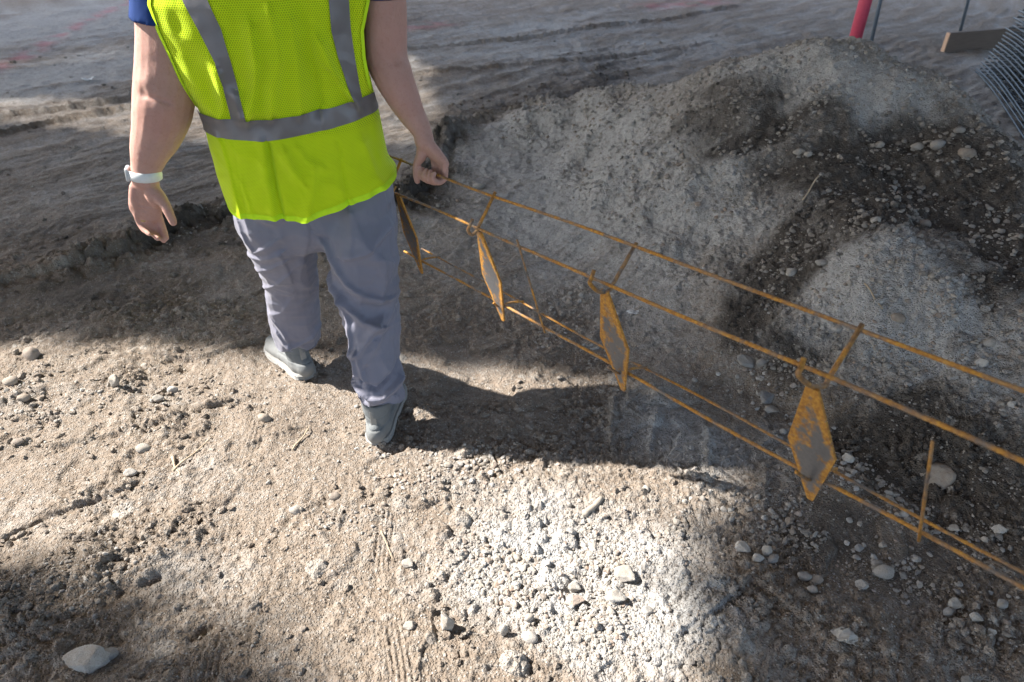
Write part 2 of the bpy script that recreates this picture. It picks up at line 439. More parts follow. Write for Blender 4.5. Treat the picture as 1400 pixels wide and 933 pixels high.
def noise_(nt, vec, scale, detail=3, rough=.55, out=0):
    n = nd(nt, 'ShaderNodeTexNoise'); n.inputs['Scale'].default_value = scale
    n.inputs['Detail'].default_value = detail; n.inputs['Roughness'].default_value = rough
    nt.links.new(vec, n.inputs['Vector'])
    return n.outputs[out]


def ramp_(nt, fac, stops):
    n = nt.nodes.new('ShaderNodeValToRGB')
    e = n.color_ramp.elements
    while len(e) < len(stops): e.new(.5)
    for el, (p, c) in zip(e, stops):
        el.position = p; el.color = (c, c, c, 1) if isinstance(c, (int, float)) else (*c, 1)
    nt.links.new(fac, n.inputs[0])
    return n.outputs[0]


def bump_(nt, bsdf, h, strength, dist):
    n = nd(nt, 'ShaderNodeBump'); n.inputs['Strength'].default_value = strength; n.inputs['Distance'].default_value = dist
    nt.links.new(h, n.inputs['Height']); nt.links.new(n.outputs[0], bsdf.inputs['Normal'])
    return n


def soil_material():
    m, nt, b = mat('site_soil')
    at = nd(nt, 'ShaderNodeAttribute', attribute_name='soil')
    sp = nd(nt, 'ShaderNodeSeparateColor'); nt.links.new(at.outputs['Color'], sp.inputs[0])
    moist_shade, dust, paint, tone = sp.outputs[0], sp.outputs[1], sp.outputs[2], at.outputs['Alpha']  # first channel: damp plus the shade painted at left
    co = nd(nt, 'ShaderNodeTexCoord').outputs['Object']
    n1 = noise_(nt, co, 9, 5, .6); n2 = noise_(nt, co, 55, 4, .65); n3 = noise_(nt, co, 210, 3, .6)
    dry = mix_(nt, n1, (.172, .134, .104), (.278, .226, .180))
    dry = mix_(nt, ramp_(nt, n2, [(.35, 0), (.7, 1)]), dry, (.228, .192, .156))
    pale = mix_(nt, n2, (.335, .328, .32), (.50, .49, .475))
    df = math_(nt, 'ADD', dust, math_(nt, 'MULTIPLY', math_(nt, 'SUBTRACT', n2, .5), .9))
    c = mix_(nt, math_(nt, 'MULTIPLY', df, 1.4, None, True), dry, pale)
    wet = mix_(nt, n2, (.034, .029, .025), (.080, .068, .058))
    mf = math_(nt, 'ADD', moist_shade, math_(nt, 'MULTIPLY', math_(nt, 'SUBTRACT', n1, .5), .7))
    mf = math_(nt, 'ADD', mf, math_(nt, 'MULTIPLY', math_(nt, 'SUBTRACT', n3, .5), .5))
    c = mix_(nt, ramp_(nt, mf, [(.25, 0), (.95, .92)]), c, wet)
    # grains: pale and dark sand and grit, a few millimetres each
    vo = nd(nt, 'ShaderNodeTexVoronoi', feature='F1'); vo.inputs['Scale'].default_value = 150
    nt.links.new(co, vo.inputs['Vector'])
    vs = nd(nt, 'ShaderNodeSeparateColor'); nt.links.new(vo.outputs['Color'], vs.inputs[0])
    rim = ramp_(nt, vo.outputs['Distance'], [(.25, 1), (.5, 0)])
    c = mix_(nt, math_(nt, 'MULTIPLY', rim, math_(nt, 'MULTIPLY', ramp_(nt, vs.outputs[0], [(.80, 0), (.86, .75)]), math_(nt, 'SUBTRACT', 1.05, moist_shade, None, True))), c, (.50, .485, .46))
    c = mix_(nt, math_(nt, 'MULTIPLY', rim, ramp_(nt, vs.outputs[1], [(.80, 0), (.86, .6)])), c, (.07, .062, .055))
    c = mix_(nt, ramp_(nt, noise_(nt, co, 24, 5, .7), [(.50, 0), (.72, .55)]), c, (.135, .112, .092))
    # each clod its own tone
    c = mix_(nt, ramp_(nt, tone, [(.55, 0), (1, .55)]), c, (.46, .44, .41))
    c = mix_(nt, ramp_(nt, tone, [(0, .45), (.4, 0)]), c, (.13, .11, .092))
    c = mix_(nt, math_(nt, 'MULTIPLY', paint, math_(nt, 'ADD', n2, .25)), c, (.62, .10, .15))
    nt.links.new(c, b.inputs['Base Color'])
    b.inputs['Roughness'].default_value = .93
    b.inputs['Specular IOR Level'].default_value = .28
    hh = math_(nt, 'ADD', math_(nt, 'MULTIPLY', n3, .55), math_(nt, 'MULTIPLY', n2, 1.0))
    hh = math_(nt, 'ADD', hh, math_(nt, 'MULTIPLY', rim, .35))
    bump_(nt, b, hh, 1.0, .008)
    return m


SOIL = soil_material()


def stone_material(name, cols, each=True):
    m, nt, b = mat(name)
    oi = nd(nt, 'ShaderNodeObjectInfo'); co = nd(nt, 'ShaderNodeTexCoord').outputs['Object']
    ge = nd(nt, 'ShaderNodeNewGeometry')
    rnd = oi.outputs['Random']
    at = nd(nt, 'ShaderNodeAttribute', attribute_name='tone')
    t = math_(nt, 'FRACT', math_(nt, 'ADD', rnd, at.outputs['Fac'])) if each else at.outputs['Fac']
    n = nt.nodes.new('ShaderNodeValToRGB'); e = n.color_ramp.elements
    while len(e) < len(cols): e.new(.5)
    for i, (el, c) in enumerate(zip(e, cols)):
        el.position = i / (len(cols) - 1); el.color = (*c, 1)
    nt.links.new(t, n.inputs[0])
    pos = ge.outputs['Position']
    n1 = noise_(nt, pos, 70, 4, .6); n2 = noise_(nt, pos, 330, 3, .6)
    c = mix_(nt, ramp_(nt, n1, [(.35, 0), (.7, .45)]), n.outputs[0], (.36, .335, .30))
    up = nd(nt, 'ShaderNodeSeparateXYZ'); nt.links.new(ge.outputs['Normal'], up.inputs[0])
    soft = noise_(nt, pos, 38, 4, .6)
    c = mix_(nt, math_(nt, 'MULTIPLY', ramp_(nt, soft, [(.42, 0), (.68, .8)]), 1.0), c, (.285, .25, .21))
    c = mix_(nt, ramp_(nt, n2, [(.52, 0), (.72, .6)]), c, (.16, .14, .125))
    nt.links.new(c, b.inputs['Base Color'])
    b.inputs['Roughness'].default_value = .88
    b.inputs['Specular IOR Level'].default_value = .3
    bump_(nt, b, math_(nt, 'ADD', n1, math_(nt, 'MULTIPLY', n2, .6)), .5, .003)
    return m


PALE_STONE = stone_material('pale_stone', [(.34, .325, .30), (.43, .415, .39), (.28, .26, .235), (.38, .35, .315), (.47, .46, .44)])
PINK_STONE = stone_material('pink_stone', [(.36, .27, .22), (.42, .33, .28)])
GREY_STONE = stone_material('grey_stone', [(.22, .22, .22), (.30, .295, .285), (.17, .175, .185), (.26, .235, .21), (.34, .335, .32)])
BROWN_STONE = stone_material('brown_stone', [(.20, .155, .12), (.26, .21, .17), (.15, .12, .10), (.24, .19, .16), (.30, .25, .20)])
MIX_STONE = stone_material('mixed_gravel', [(.20, .185, .17), (.36, .345, .32), (.27, .235, .20), (.46, .445, .42), (.15, .14, .13), (.31, .22, .17), (.40, .39, .37), (.25, .245, .25)], False)

# ------------------------------------------------------------------ mesh helpers
def link(name, me, material=None, parent=None, smooth=True):
    o = bpy.data.objects.new(name, me)
    COL.objects.link(o)
    if material is not None and len(me.materials) == 0: me.materials.append(material)
    if parent is not None: o.parent = parent
    return o


def tag(o, label=None, cat=None, group=None, kind=None):
    if label: o['label'] = label
    if cat: o['category'] = cat
    if group: o['group'] = group
    if kind: o['kind'] = kind
    return o


def empty(name, loc=(0, 0, 0)):
    o = bpy.data.objects.new(name, None); COL.objects.link(o); o.location = loc
    o.empty_display_size = .05
    return o


def np_mesh(name, V, F, smooth=True):
    """V (n,3), F (m,k) with one k"""
    V = np.asarray(V, np.float32); F = np.asarray(F, np.int32)
    me = bpy.data.meshes.new(name)
    me.vertices.add(len(V)); me.vertices.foreach_set('co', V.ravel())
    k = F.shape[1]
    me.loops.add(F.size); me.loops.foreach_set('vertex_index', F.ravel())
    me.polygons.add(len(F)); me.polygons.foreach_set('loop_start', np.arange(0, F.size, k, dtype=np.int32))
    me.polygons.foreach_set('use_smooth', np.full(len(F), smooth))
    me.update(calc_edges=True); me.validate()
    return me


def tube_arrays(P, R, n=10, caps=True, up=None, flat=None):
    """a tube through points P with radii R ((r) or (rx, ry) each); returns V, F quads (caps as degenerate-free fans of quads)"""
    P = np.asarray(P, float)
    R = np.asarray(R, float)
    if R.ndim == 0: R = np.full(len(P), float(R))
    if R.ndim == 1: R = np.stack([R, R], -1)
    T = np.gradient(P, axis=0); T /= np.linalg.norm(T, axis=1)[:, None]
    u = np.array(up if up is not None else ((0, 0, 1) if abs(T[0][2]) < .9 else (0, 1, 0)), float)
    V = []
    for p, t, (rx, ry) in zip(P, T, R):
        u = u - t * (u @ t); u /= np.linalg.norm(u)
        w = np.cross(t, u)
        a = np.arange(n) * 2 * math.pi / n
        V.append(p + np.cos(a)[:, None] * u * rx + np.sin(a)[:, None] * w * ry)
    V = np.concatenate(V)
    F = []
    for i in range(len(P) - 1):
        for j in range(n):
            k = (j + 1) % n
            F.append((i * n + j, i * n + k, (i + 1) * n + k, (i + 1) * n + j))
    if caps:
        e = (len(P) - 1) * n
        V = np.concatenate([V, [P[0]], [P[-1]]])
        tris = []
        for j in range(n):
            k = (j + 1) % n
            tris.append((k, j, len(V) - 2)); tris.append((e + j, e + k, len(V) - 1))
        return V, F, tris
    return V, F, []


def py_mesh(name, parts, smooth=True):
    vs, fs = [], []
    for V, F, T in parts:
        b = len(vs)
        vs += [tuple(v) for v in V]
        fs += [tuple(i + b for i in f) for f in F] + [tuple(i + b for i in f) for f in T]
    me = bpy.data.meshes.new(name)
    me.from_pydata(vs, [], fs)
    me.polygons.foreach_set('use_smooth', [smooth] * len(me.polygons))
    me.update()
    return me


def box_arrays(size, bevel=.0):
    bm = bmesh.new(); bmesh.ops.create_cube(bm, size=1)
    for v in bm.verts: v.co = Vector((v.co.x * size[0], v.co.y * size[1], v.co.z * size[2]))
    if bevel: bmesh.ops.bevel(bm, geom=list(bm.edges), offset=bevel, segments=2, affect='EDGES', profile=.6)
    return bm


# ------------------------------------------------------------------ ground sheet and dirt heap, one continuous relief
def build_ground():
    rr = np.concatenate([np.linspace(.72, 2.0, 310)[:-1], np.linspace(2.0, 5.3, 510)[:-1], np.geomspace(5.3, 11.5, 130)])
    rr = np.concatenate([np.linspace(.03, rr[0], 26)[:-1], rr, np.geomspace(rr[-1], 90, 40)[1:]])
    ph = np.radians(np.concatenate([np.linspace(-57, 57, 830), np.linspace(57, 303, 60)[1:-1]]))
    nr, npn = len(rr), len(ph)
    A, B = np.meshgrid(ph, rr)
    x = (np.sin(A) * B).ravel(); y = (np.cos(A) * B).ravel()
    z, hp, soil = terrain(x, y)
    V = np.stack([x, y, z], -1)
    i = np.arange(nr - 1)[:, None] * npn; j = np.arange(npn)[None, :]; jn = (j + 1) % npn
    F = np.stack([i + j, i + jn, i + npn + jn, i + npn + j], -1).reshape(-1, 4)[:, ::-1]
    onheap = (hp > .025)[F].sum(1) >= 2
    out = []
    for name, FF in (('ground', F[~onheap]), ('dirt_heap', F[onheap])):
        used = np.unique(FF); mp = np.full(len(V), -1, np.int64); mp[used] = np.arange(len(used))
        me = np_mesh(name, V[used], mp[FF])
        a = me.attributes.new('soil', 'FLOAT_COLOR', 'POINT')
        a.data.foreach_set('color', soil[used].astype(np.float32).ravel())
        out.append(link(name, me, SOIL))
    tag(out[0], kind='structure')
    tag(out[1], 'large sloping heap of grey dirt and gravel with dark damp bands across it', 'dirt heap')
    return out


GROUND, HEAP = build_ground()


# ------------------------------------------------------------------ unseen deck added overhead; extent and gaps shaped for the sun patches
SHADE_DECK_Z = 6.0


def polyfield(x, y, poly):
    """signed distance to a polygon, positive inside"""
    c = np.zeros(x.shape, bool); D = np.full(x.shape, 99.0)
    n = len(poly)
    for i in range(n):
        (ax, ay), (bx, by) = poly[i], poly[(i + 1) % n]
        ex, ey = bx - ax, by - ay
        t = np.clip(((x - ax) * ex + (y - ay) * ey) / (ex * ex + ey * ey), 0, 1)
        D = np.minimum(D, np.hypot(x - ax - t * ex, y - ay - t * ey))
        if ay == by: continue
        c ^= ((ay > y) != (by > y)) & (x < (bx - ax) * (y - ay) / (by - ay) + ax)
    return np.where(c, D, -D)


def build_shade_deck():
    k = SHADE_DECK_Z / TO_SUN.z
    ox, oy = TO_SUN.x * k, TO_SUN.y * k
    xs = np.concatenate([np.arange(-16, -13, .8), np.arange(-13, -3.6, .042), np.arange(-3.6, 14.1, .8)])
    ys = np.concatenate([np.arange(-9, -1, 1.0), np.arange(-1, .5, .3), np.arange(.5, 12.2, .042), np.arange(12.2, 13, .4)])
    X, Y = np.meshgrid(xs, ys)
    cx = (X[:-1, :-1] + X[1:, 1:]) / 2; cy = (Y[:-1, :-1] + Y[1:, 1:]) / 2
    gx, gy = cx - ox, cy - oy
    # small holes thin out towards each rim, to soften the sun patch edges
    ii, jj = np.meshgrid(np.arange(cx.shape[1]), np.arange(cx.shape[0]))
    dith = np.modf(52.9829189 * np.modf(.06711056 * ii + .00583715 * jj)[0])[0]
    open_ = np.zeros(cx.shape, bool)
    for poly, amount, soft in OPENINGS:
        sd = polyfield(gx, gy, poly) + .05 * perlin(gx * 4, gy * 4, 401)
        w = np.full(cx.shape, soft[0])
        for (sx_, sy_, sr_, sw_) in soft[1]:
            w = np.maximum(w, sw_ * np.exp(-(((gx - sx_) ** 2 + (gy - sy_) ** 2) / sr_ ** 2) ** 2))
        f = amount * sst(-.5, .5, sd / w)
        open_ |= (f > dith) & (f > .03) & (ii > 4) & (cy > .6) & (cx < -3.7)
    n0, n1 = X.shape
    idx = np.arange(n0 * n1).reshape(n0, n1)
    q = np.stack([idx[:-1, :-1], idx[:-1, 1:], idx[1:, 1:], idx[1:, :-1]], -1)[~open_]
    N = n0 * n1
    top = np.stack([X.ravel(), Y.ravel(), np.full(N, SHADE_DECK_Z + .06)], -1); bot = np.stack([X.ravel(), Y.ravel(), np.full(N, SHADE_DECK_Z)], -1)
    # side walls where a kept cell meets a gap
    F = [q + N * 0, q[:, ::-1] + N]
    pad = np.ones((open_.shape[0] + 2, open_.shape[1] + 2), bool); pad[1:-1, 1:-1] = open_
    solid = ~open_
    for (di, dj, a, b) in ((-1, 0, (0, 0), (0, 1)), (1, 0, (1, 1), (1, 0)), (0, -1, (1, 0), (0, 0)), (0, 1, (0, 1), (1, 1))):
        nb = pad[1 + di:1 + di + open_.shape[0], 1 + dj:1 + dj + open_.shape[1]]
        ii, jj = np.nonzero(solid & nb)
        va = idx[ii + a[0], jj + a[1]]; vb = idx[ii + b[0], jj + b[1]]
        F.append(np.stack([vb, va, va + N, vb + N], -1))
    me = np_mesh('shade_deck', np.concatenate([top, bot]), np.concatenate(F), smooth=False)
    m, nt, b = mat('shade_deck_concrete')
    co = nd(nt, 'ShaderNodeTexCoord').outputs['Object']
    nt.links.new(mix_(nt, noise_(nt, co, 1.5, 5), (.24, .235, .225), (.34, .335, .325)), b.inputs['Base Color'])
    b.inputs['Roughness'].default_value = .9
    return tag(link('shade_deck', me, m), kind='structure')


build_shade_deck()
GRAVEL_AT = [
    (-0.137, 1.523, 0.369, 0.031, 0.005, -0.092, 1.0) ,
    (0.157, 1.144, 0.276, -0.089, -0.121, -0.209, 1.0) ,
    (-0.173, 1.373, 0.261, 0.057, -0.034, -0.107, 0.5) ,
    (0.731, 1.292, 0.149, -0.101, -0.084, -0.076, 1.0) ,
    (0.939, 1.144, 0.17, -0.088, -0.063, -0.058, 1.0) ,
    (1.143, 1.014, 0.105, -0.098, -0.068, -0.059, 1.0) ,
    (0.418, 1.292, 0.195, -0.052, -0.074, -0.076, 0.8) ,
    (0.276, 2.409, 0.242, -0.214, -0.132, -0.213, 1.0) ,
    (0.0, 2.718, 0.19, -0.19, -0.097, -0.129, 0.5) ,
    (0.988, 1.908, 0.143, -0.226, -0.126, -0.106, 1.0) ,
    (0.985, 1.523, 0.061, -0.177, -0.101, -0.092, 0.9) ,
    (1.449, 1.975, 0.257, -0.183, -0.177, -0.168, 0.8) ,
    (1.357, 3.112, 0.298, -0.265, -0.176, -0.216, 0.5) ,
    (1.348, 2.367, 0.126, -0.312, -0.164, -0.191, 0.7) ,
    (1.231, 1.373, 0.169, -0.142, -0.148, -0.133, 0.8) ,
    (-1.511, 1.882, 0.289, 0.126, 0.153, -0.155, 0.6) ,
    (-1.141, 1.802, 0.229, 0.08, 0.106, -0.147, 0.5) ,
    (-0.555, 1.345, 0.162, 0.056, 0.059, -0.079, 0.4) ,
    (-0.504, 1.523, 0.129, 0.064, 0.062, -0.092, 0.4) ,
    (-1.151, 1.099, 0.231, 0.092, 0.138, -0.125, 0.4) ,
    (-0.482, 3.485, 0.278, 0.076, -0.019, -0.186, 0.8) ,
    (-1.588, 3.437, 0.221, 0.196, 0.089, -0.146, 0.7) ,
    (0.676, 2.849, 0.23, -0.389, -0.185, -0.183, 0.4) ,
]
STONES = [
    (-1.004, 0.859, 0.1126, 0.058, 'Pw', 'large pale wedge-shaped rock lying on dark soil with one pointed end') ,
    (-0.954, 0.889, 0.0382, 0.0347, 'Gr', 'small grey pebble tucked against the blunt end of the pale wedge-shaped rock') ,
    (-0.157, 0.946, 0.0392, 0.0749, 'Pa', 'upright pale stump-like stone standing on sunlit dirt and casting a round shadow') ,
    (-0.248, 0.948, 0.0321, 0.0232, 'Pa', 'small pale blocky stone just left of the upright stump-like stone') ,
    (-0.277, 1.14, 0.0332, 0.0254, 'Pa', 'pale blocky pebble near the thin dry twig in the sunlit dirt') ,
    (0.042, 0.916, 0.0422, 0.0351, 'Pr', 'round white pebble on bright gravel right of the upright stump-like stone') ,
    (-0.02, 0.935, 0.0231, 0.0373, 'Pr', 'slim upright white pebble between the stump-like stone and the round white pebble') ,
    (-1.176, 1.479, 0.0405, 0.0338, 'Pr', 'lone round pebble with a dark shadow on tan dirt, nearer of a pair') ,
    (-1.182, 1.581, 0.0468, 0.0351, 'Pr', 'lone pale pebble with a small tail of soil, farther of a pair on tan dirt') ,
    (-0.829, 1.709, 0.0442, 0.0344, 'Br', 'round tan pebble sitting on the tyre print behind the worker') ,
    (-0.625, 1.326, 0.0402, 0.0339, 'Pr', 'pale round pebble heading a short trail of stones in the sun') ,
    (-0.522, 1.373, 0.0367, 0.0281, 'Br', 'tan flattened pebble ending a short trail of stones in the sun') ,
    (-1.238, 1.828, 0.0409, 0.0333, 'Pr', 'white oval pebble at the lower end of a clump of clods') ,
    (-1.215, 1.89, 0.0366, 0.0418, 'Pr', 'white upright pebble at the upper end of a clump of clods') ,
    (-1.412, 1.893, 0.0366, 0.0575, 'Pa', 'tan upright stone between two dark round clods') ,
    (-1.806, 2.054, 0.0607, 0.0717, 'Br', 'tall rounded tan clod at the left edge of the sunlit dirt') ,
    (-1.8, 1.91, 0.0526, 0.0421, 'Br', 'dark tan clod resting at the far left of the sunlit dirt') ,
    (-1.712, 1.833, 0.0461, 0.0333, 'Br', 'flat tan pebble beside the dark tan clod at the far left') ,
    (-1.614, 1.627, 0.0405, 0.0262, 'Br', 'low brown clod alone on smooth dirt at the left edge') ,
    (1.297, 1.427, 0.1183, 0.0789, 'Bf', 'flat brown-grey rock in dark soil beside the thin upright wire') ,
    (0.992, 1.122, 0.0581, 0.0426, 'Pr', 'pale oblong cobble lying on brown soil below the wire frame') ,
    (0.917, 1.086, 0.0362, 0.0324, 'Pa', 'pale angular stone just left of the pale oblong cobble') ,
    (1.049, 1.523, 0.0412, 0.0458, 'Pa', 'white angular stone right of the largest diamond plate') ,
    (0.859, 1.991, 0.0698, 0.0537, 'Ga', 'blue-grey slab-like stone in dark soil behind the frame') ,
    (0.899, 1.833, 0.0717, 0.0384, 'Ga', 'grey wedge stone behind the lower pair of rods') ,
    (0.896, 1.782, 0.0503, 0.0302, 'Pa', 'pale flat stone just below the grey wedge stone') ,
    (0.91, 1.981, 0.04, 0.0454, 'Gr', 'round grey stone beside the blue-grey slab-like stone') ,
    (0.769, 1.104, 0.0365, 0.0385, 'Gr', 'round grey pebble, left of two touching ones at the edge of the dark soil') ,
    (0.798, 1.095, 0.0364, 0.0345, 'Br', 'round mauve pebble, right of two touching ones at the edge of the dark soil') ,
    (0.773, 1.062, 0.0283, 0.0226, 'Pr', 'pale pebble just below two touching round pebbles') ,
    (0.627, 1.187, 0.0439, 0.0439, 'Pa', 'pale chunky stone at the left end of the row of stones') ,
    (0.69, 1.179, 0.0278, 0.0437, 'Pr', 'upright pale stone in the row of stones near its left end') ,
    (0.659, 1.156, 0.0354, 0.0275, 'Pr', 'pale round stone between the chunky and the upright stone of the row') ,
    (0.702, 1.156, 0.0334, 0.0315, 'Gr', 'grey round stone closing the left cluster of the row of stones') ,
    (1.126, 1.03, 0.0297, 0.0446, 'Pa', 'tall white angular stone in the row of stones under the rods') ,
    (1.156, 0.988, 0.0309, 0.0364, 'Pa', 'white pointed stone right of the tall white angular stone') ,
    (1.106, 1.014, 0.0295, 0.0295, 'Gr', 'grey cube-like stone leaning on the tall white angular stone') ,
    (1.175, 0.955, 0.0251, 0.0215, 'Pa', 'small white stone at the right end of the row of stones') ,
    (1.244, 1.026, 0.0315, 0.0278, 'Gr', 'grey round stone near the right edge below the lower rods') ,
    (1.062, 0.843, 0.0271, 0.0237, 'Pa', 'small white stone at the bottom edge in the dark soil') ,
    (1.582, 1.836, 0.0506, 0.0385, 'Pr', 'light smooth stone on the heap near the right edge above the upper rods') ,
    (1.533, 1.768, 0.0475, 0.0427, 'Pa', 'light blocky stone below the smooth one on the heap near the right edge') ,
    (1.367, 1.254, 0.0369, 0.0348, 'Pa', 'white lumpy stone right of the flat brown-grey rock') ,
    (1.254, 1.271, 0.0331, 0.0248, 'Pa', 'white stone wedged under the farther of the two lower rods') ,
    (0.297, 1.099, 0.0575, 0.0499, 'Pa', 'pale elongated chunk in the brightest gravel') ,
    (0.263, 1.026, 0.0519, 0.0371, 'Pa', 'broad white stone below the pale elongated chunk') ,
    (0.159, 1.023, 0.0518, 0.037, 'Ka', 'pinkish brown brick-like chunk in the bright gravel') ,
    (0.338, 1.004, 0.033, 0.0312, 'Pr', 'pale stone at the right side of the bright gravel') ,
    (0.043, 0.97, 0.0253, 0.0253, 'Pr', 'small pale pebble just above the round white pebble') ,
    (0.161, 1.073, 0.0322, 0.0322, 'Pa', 'pale stone with a deep shadow above the brick-like chunk') ,
    (1.325, 3.073, 0.0506, 0.0405, 'Pr', 'larger white pebble of a pair on the brown part of the heap') ,
    (1.358, 3.041, 0.0401, 0.0368, 'Pr', 'smaller white pebble of a pair on the brown part of the heap') ,
    (1.452, 3.364, 0.0493, 0.0388, 'Pr', 'white pebble high on the brown part of the heap') ,
    (1.375, 3.458, 0.0431, 0.0359, 'Pr', 'small white pebble near the top of the heap face') ,
    (1.685, 3.066, 0.0533, 0.0433, 'Pr', 'light pebble at the edge of the dark damp band on the heap') ,
    (1.832, 3.012, 0.0591, 0.046, 'Pr', 'pale stone where the light crest meets the dark damp band') ,
    (1.899, 2.973, 0.0716, 0.0585, 'Gr', 'dark rounded stone in the upper part of the damp band') ,
    (1.974, 2.87, 0.0761, 0.0698, 'Br', 'brown rounded stone in the damp band near the right flank') ,
    (2.01, 3.038, 0.0558, 0.0394, 'Gr', 'grey stone on the crest side of the damp band') ,
    (1.65, 2.484, 0.052, 0.0347, 'Br', 'tan stone in the lower part of the damp band') ,
    (1.401, 2.406, 0.0369, 0.0397, 'Pr', 'upright oval pebble on the light lobe of the heap') ,
    (1.493, 2.388, 0.0365, 0.0337, 'Pr', 'small light pebble right of the upright oval pebble on the heap') ,
    (1.186, 2.296, 0.0502, 0.0363, 'Gr', 'grey flat stone in the dark gully of the heap') ,
    (1.096, 2.329, 0.0457, 0.04, 'Pr', 'pale stone left of the grey flat stone in the gully') ,
    (1.161, 2.005, 0.0467, 0.0363, 'Pr', 'smooth light stone just above the upper rod') ,
    (1.332, 1.958, 0.0501, 0.0401, 'Br', 'brown stone bedded in the light lobe of the heap') ,
    (-0.188, 3.681, 0.0752, 0.0418, 'Gr', 'grey stone lying behind the hand that holds the rod') ,
    (-1.7, 3.417, 0.0514, 0.0395, 'Gr', 'grey stone on the dug bank left of the trousers') ,
]


# ------------------------------------------------------------------ stones
def stone_mesh(name, seed, style, material, sub=3):
    from mathutils import noise
    rs = random.Random(seed)
    bm = bmesh.new()
    if style in 'afwb':
        pts = [Vector((rs.gauss(0, 1), rs.gauss(0, 1), rs.gauss(0, 1))).normalized() * rs.uniform(.75, 1.05) for _ in range(15)]
        if style == 'w':
            pts = [Vector(p) for p in ((-1, -.1, -.15), (-.85, .15, .0), (-.35, -.55, .25), (-.25, .5, .55), (.35, -.5, .62), (.45, .45, .95), (.8, -.35, .35), (.95, .3, .4), (.9, .0, -.6), (.3, -.75, -.5), (.3, .6, -.6), (-.5, -.5, -.5), (-.5, .4, -.6))]
        if style == 'b':
            pts = [Vector((x * rs.uniform(.85, 1.1), y * rs.uniform(.8, 1.1), z * rs.uniform(.8, 1.1))) for x in (-1, 1) for y in (-1, 1) for z in (-1, 1)]
        if style == 'f': pts = [Vector((p.x, p.y, p.z * .6)) for p in pts]
        for p in pts: bm.verts.new(p)
        bmesh.ops.convex_hull(bm, input=bm.verts[:])
        bmesh.ops.delete(bm, geom=[v for v in bm.verts if not v.link_faces], context='VERTS')
        bmesh.ops.dissolve_limit(bm, angle_limit=.2, verts=bm.verts[:], edges=bm.edges[:])
        bmesh.ops.bevel(bm, geom=bm.edges[:], offset=.07, segments=2, affect='EDGES', profile=.5, clamp_overlap=True)
        bmesh.ops.triangulate(bm, faces=bm.faces[:])
        for _ in range(3 if sub > 2 else 2):
            lim = .22 if sub > 2 else .4
            ee = [e for e in bm.edges if e.calc_length() > lim]
            if ee: bmesh.ops.subdivide_edges(bm, edges=ee, cuts=1, use_grid_fill=True)
            bmesh.ops.triangulate(bm, faces=bm.faces[:])
    else:
        bmesh.ops.create_icosphere(bm, subdivisions=sub, radius=1)
    off = Vector((rs.uniform(-50, 50), rs.uniform(-50, 50), rs.uniform(-50, 50)))
    cuts = []
    for _ in range(5 if style == 'r' else 0):
        n = Vector((rs.gauss(0, 1), rs.gauss(0, 1), rs.gauss(0, 1))).normalized()
        cuts.append((n, rs.uniform(.62, .9)))
    for v in bm.verts:
        p = v.co.copy(); u = p.normalized()
        for n, dd in cuts:
            k = p.dot(n) - dd
            if k > 0: p -= n * k * .75
        q = p * 1.3 + off
        big_ = .16 if style == 'r' else .05
        p += u * (big_ * noise.noise(q) + .06 * noise.noise(q * 2.9) + .035 * noise.noise(q * 7) + .018 * noise.noise(q * 16))
        v.co = p
    xs = [[v.co[i] for v in bm.verts] for i in range(3)]
    for v in bm.verts:      # normalise to a unit box, origin at the centre
        for i in range(3): v.co[i] = (v.co[i] - (max(xs[i]) + min(xs[i])) / 2) / (max(xs[i]) - min(xs[i]))
    me = bpy.data.meshes.new(name); bm.to_mesh(me); bm.free()
    me.polygons.foreach_set('use_smooth', [True] * len(me.polygons))
    if style != 'r': me.set_sharp_from_angle(angle=math.radians(32))
    me.materials.append(material)
    return me


STYLE = {'P': PALE_STONE, 'K': PINK_STONE, 'G': GREY_STONE, 'B': BROWN_STONE}
_meshes = {}


def get_stone(code, k, sub=3):
    key = (code, k, sub)
    if key not in _meshes:
        st = code[1] if code[1] in 'rafwb' else 'a'
        _meshes[key] = stone_mesh('stone', 31 * k + 7 * ord(code[0]) + ord(code[1]), st, STYLE[code[0]], sub)
    return _meshes[key]


def tz(xy):
    xy = np.asarray(xy, float)
    return terrain(xy[:, 0], xy[:, 1])


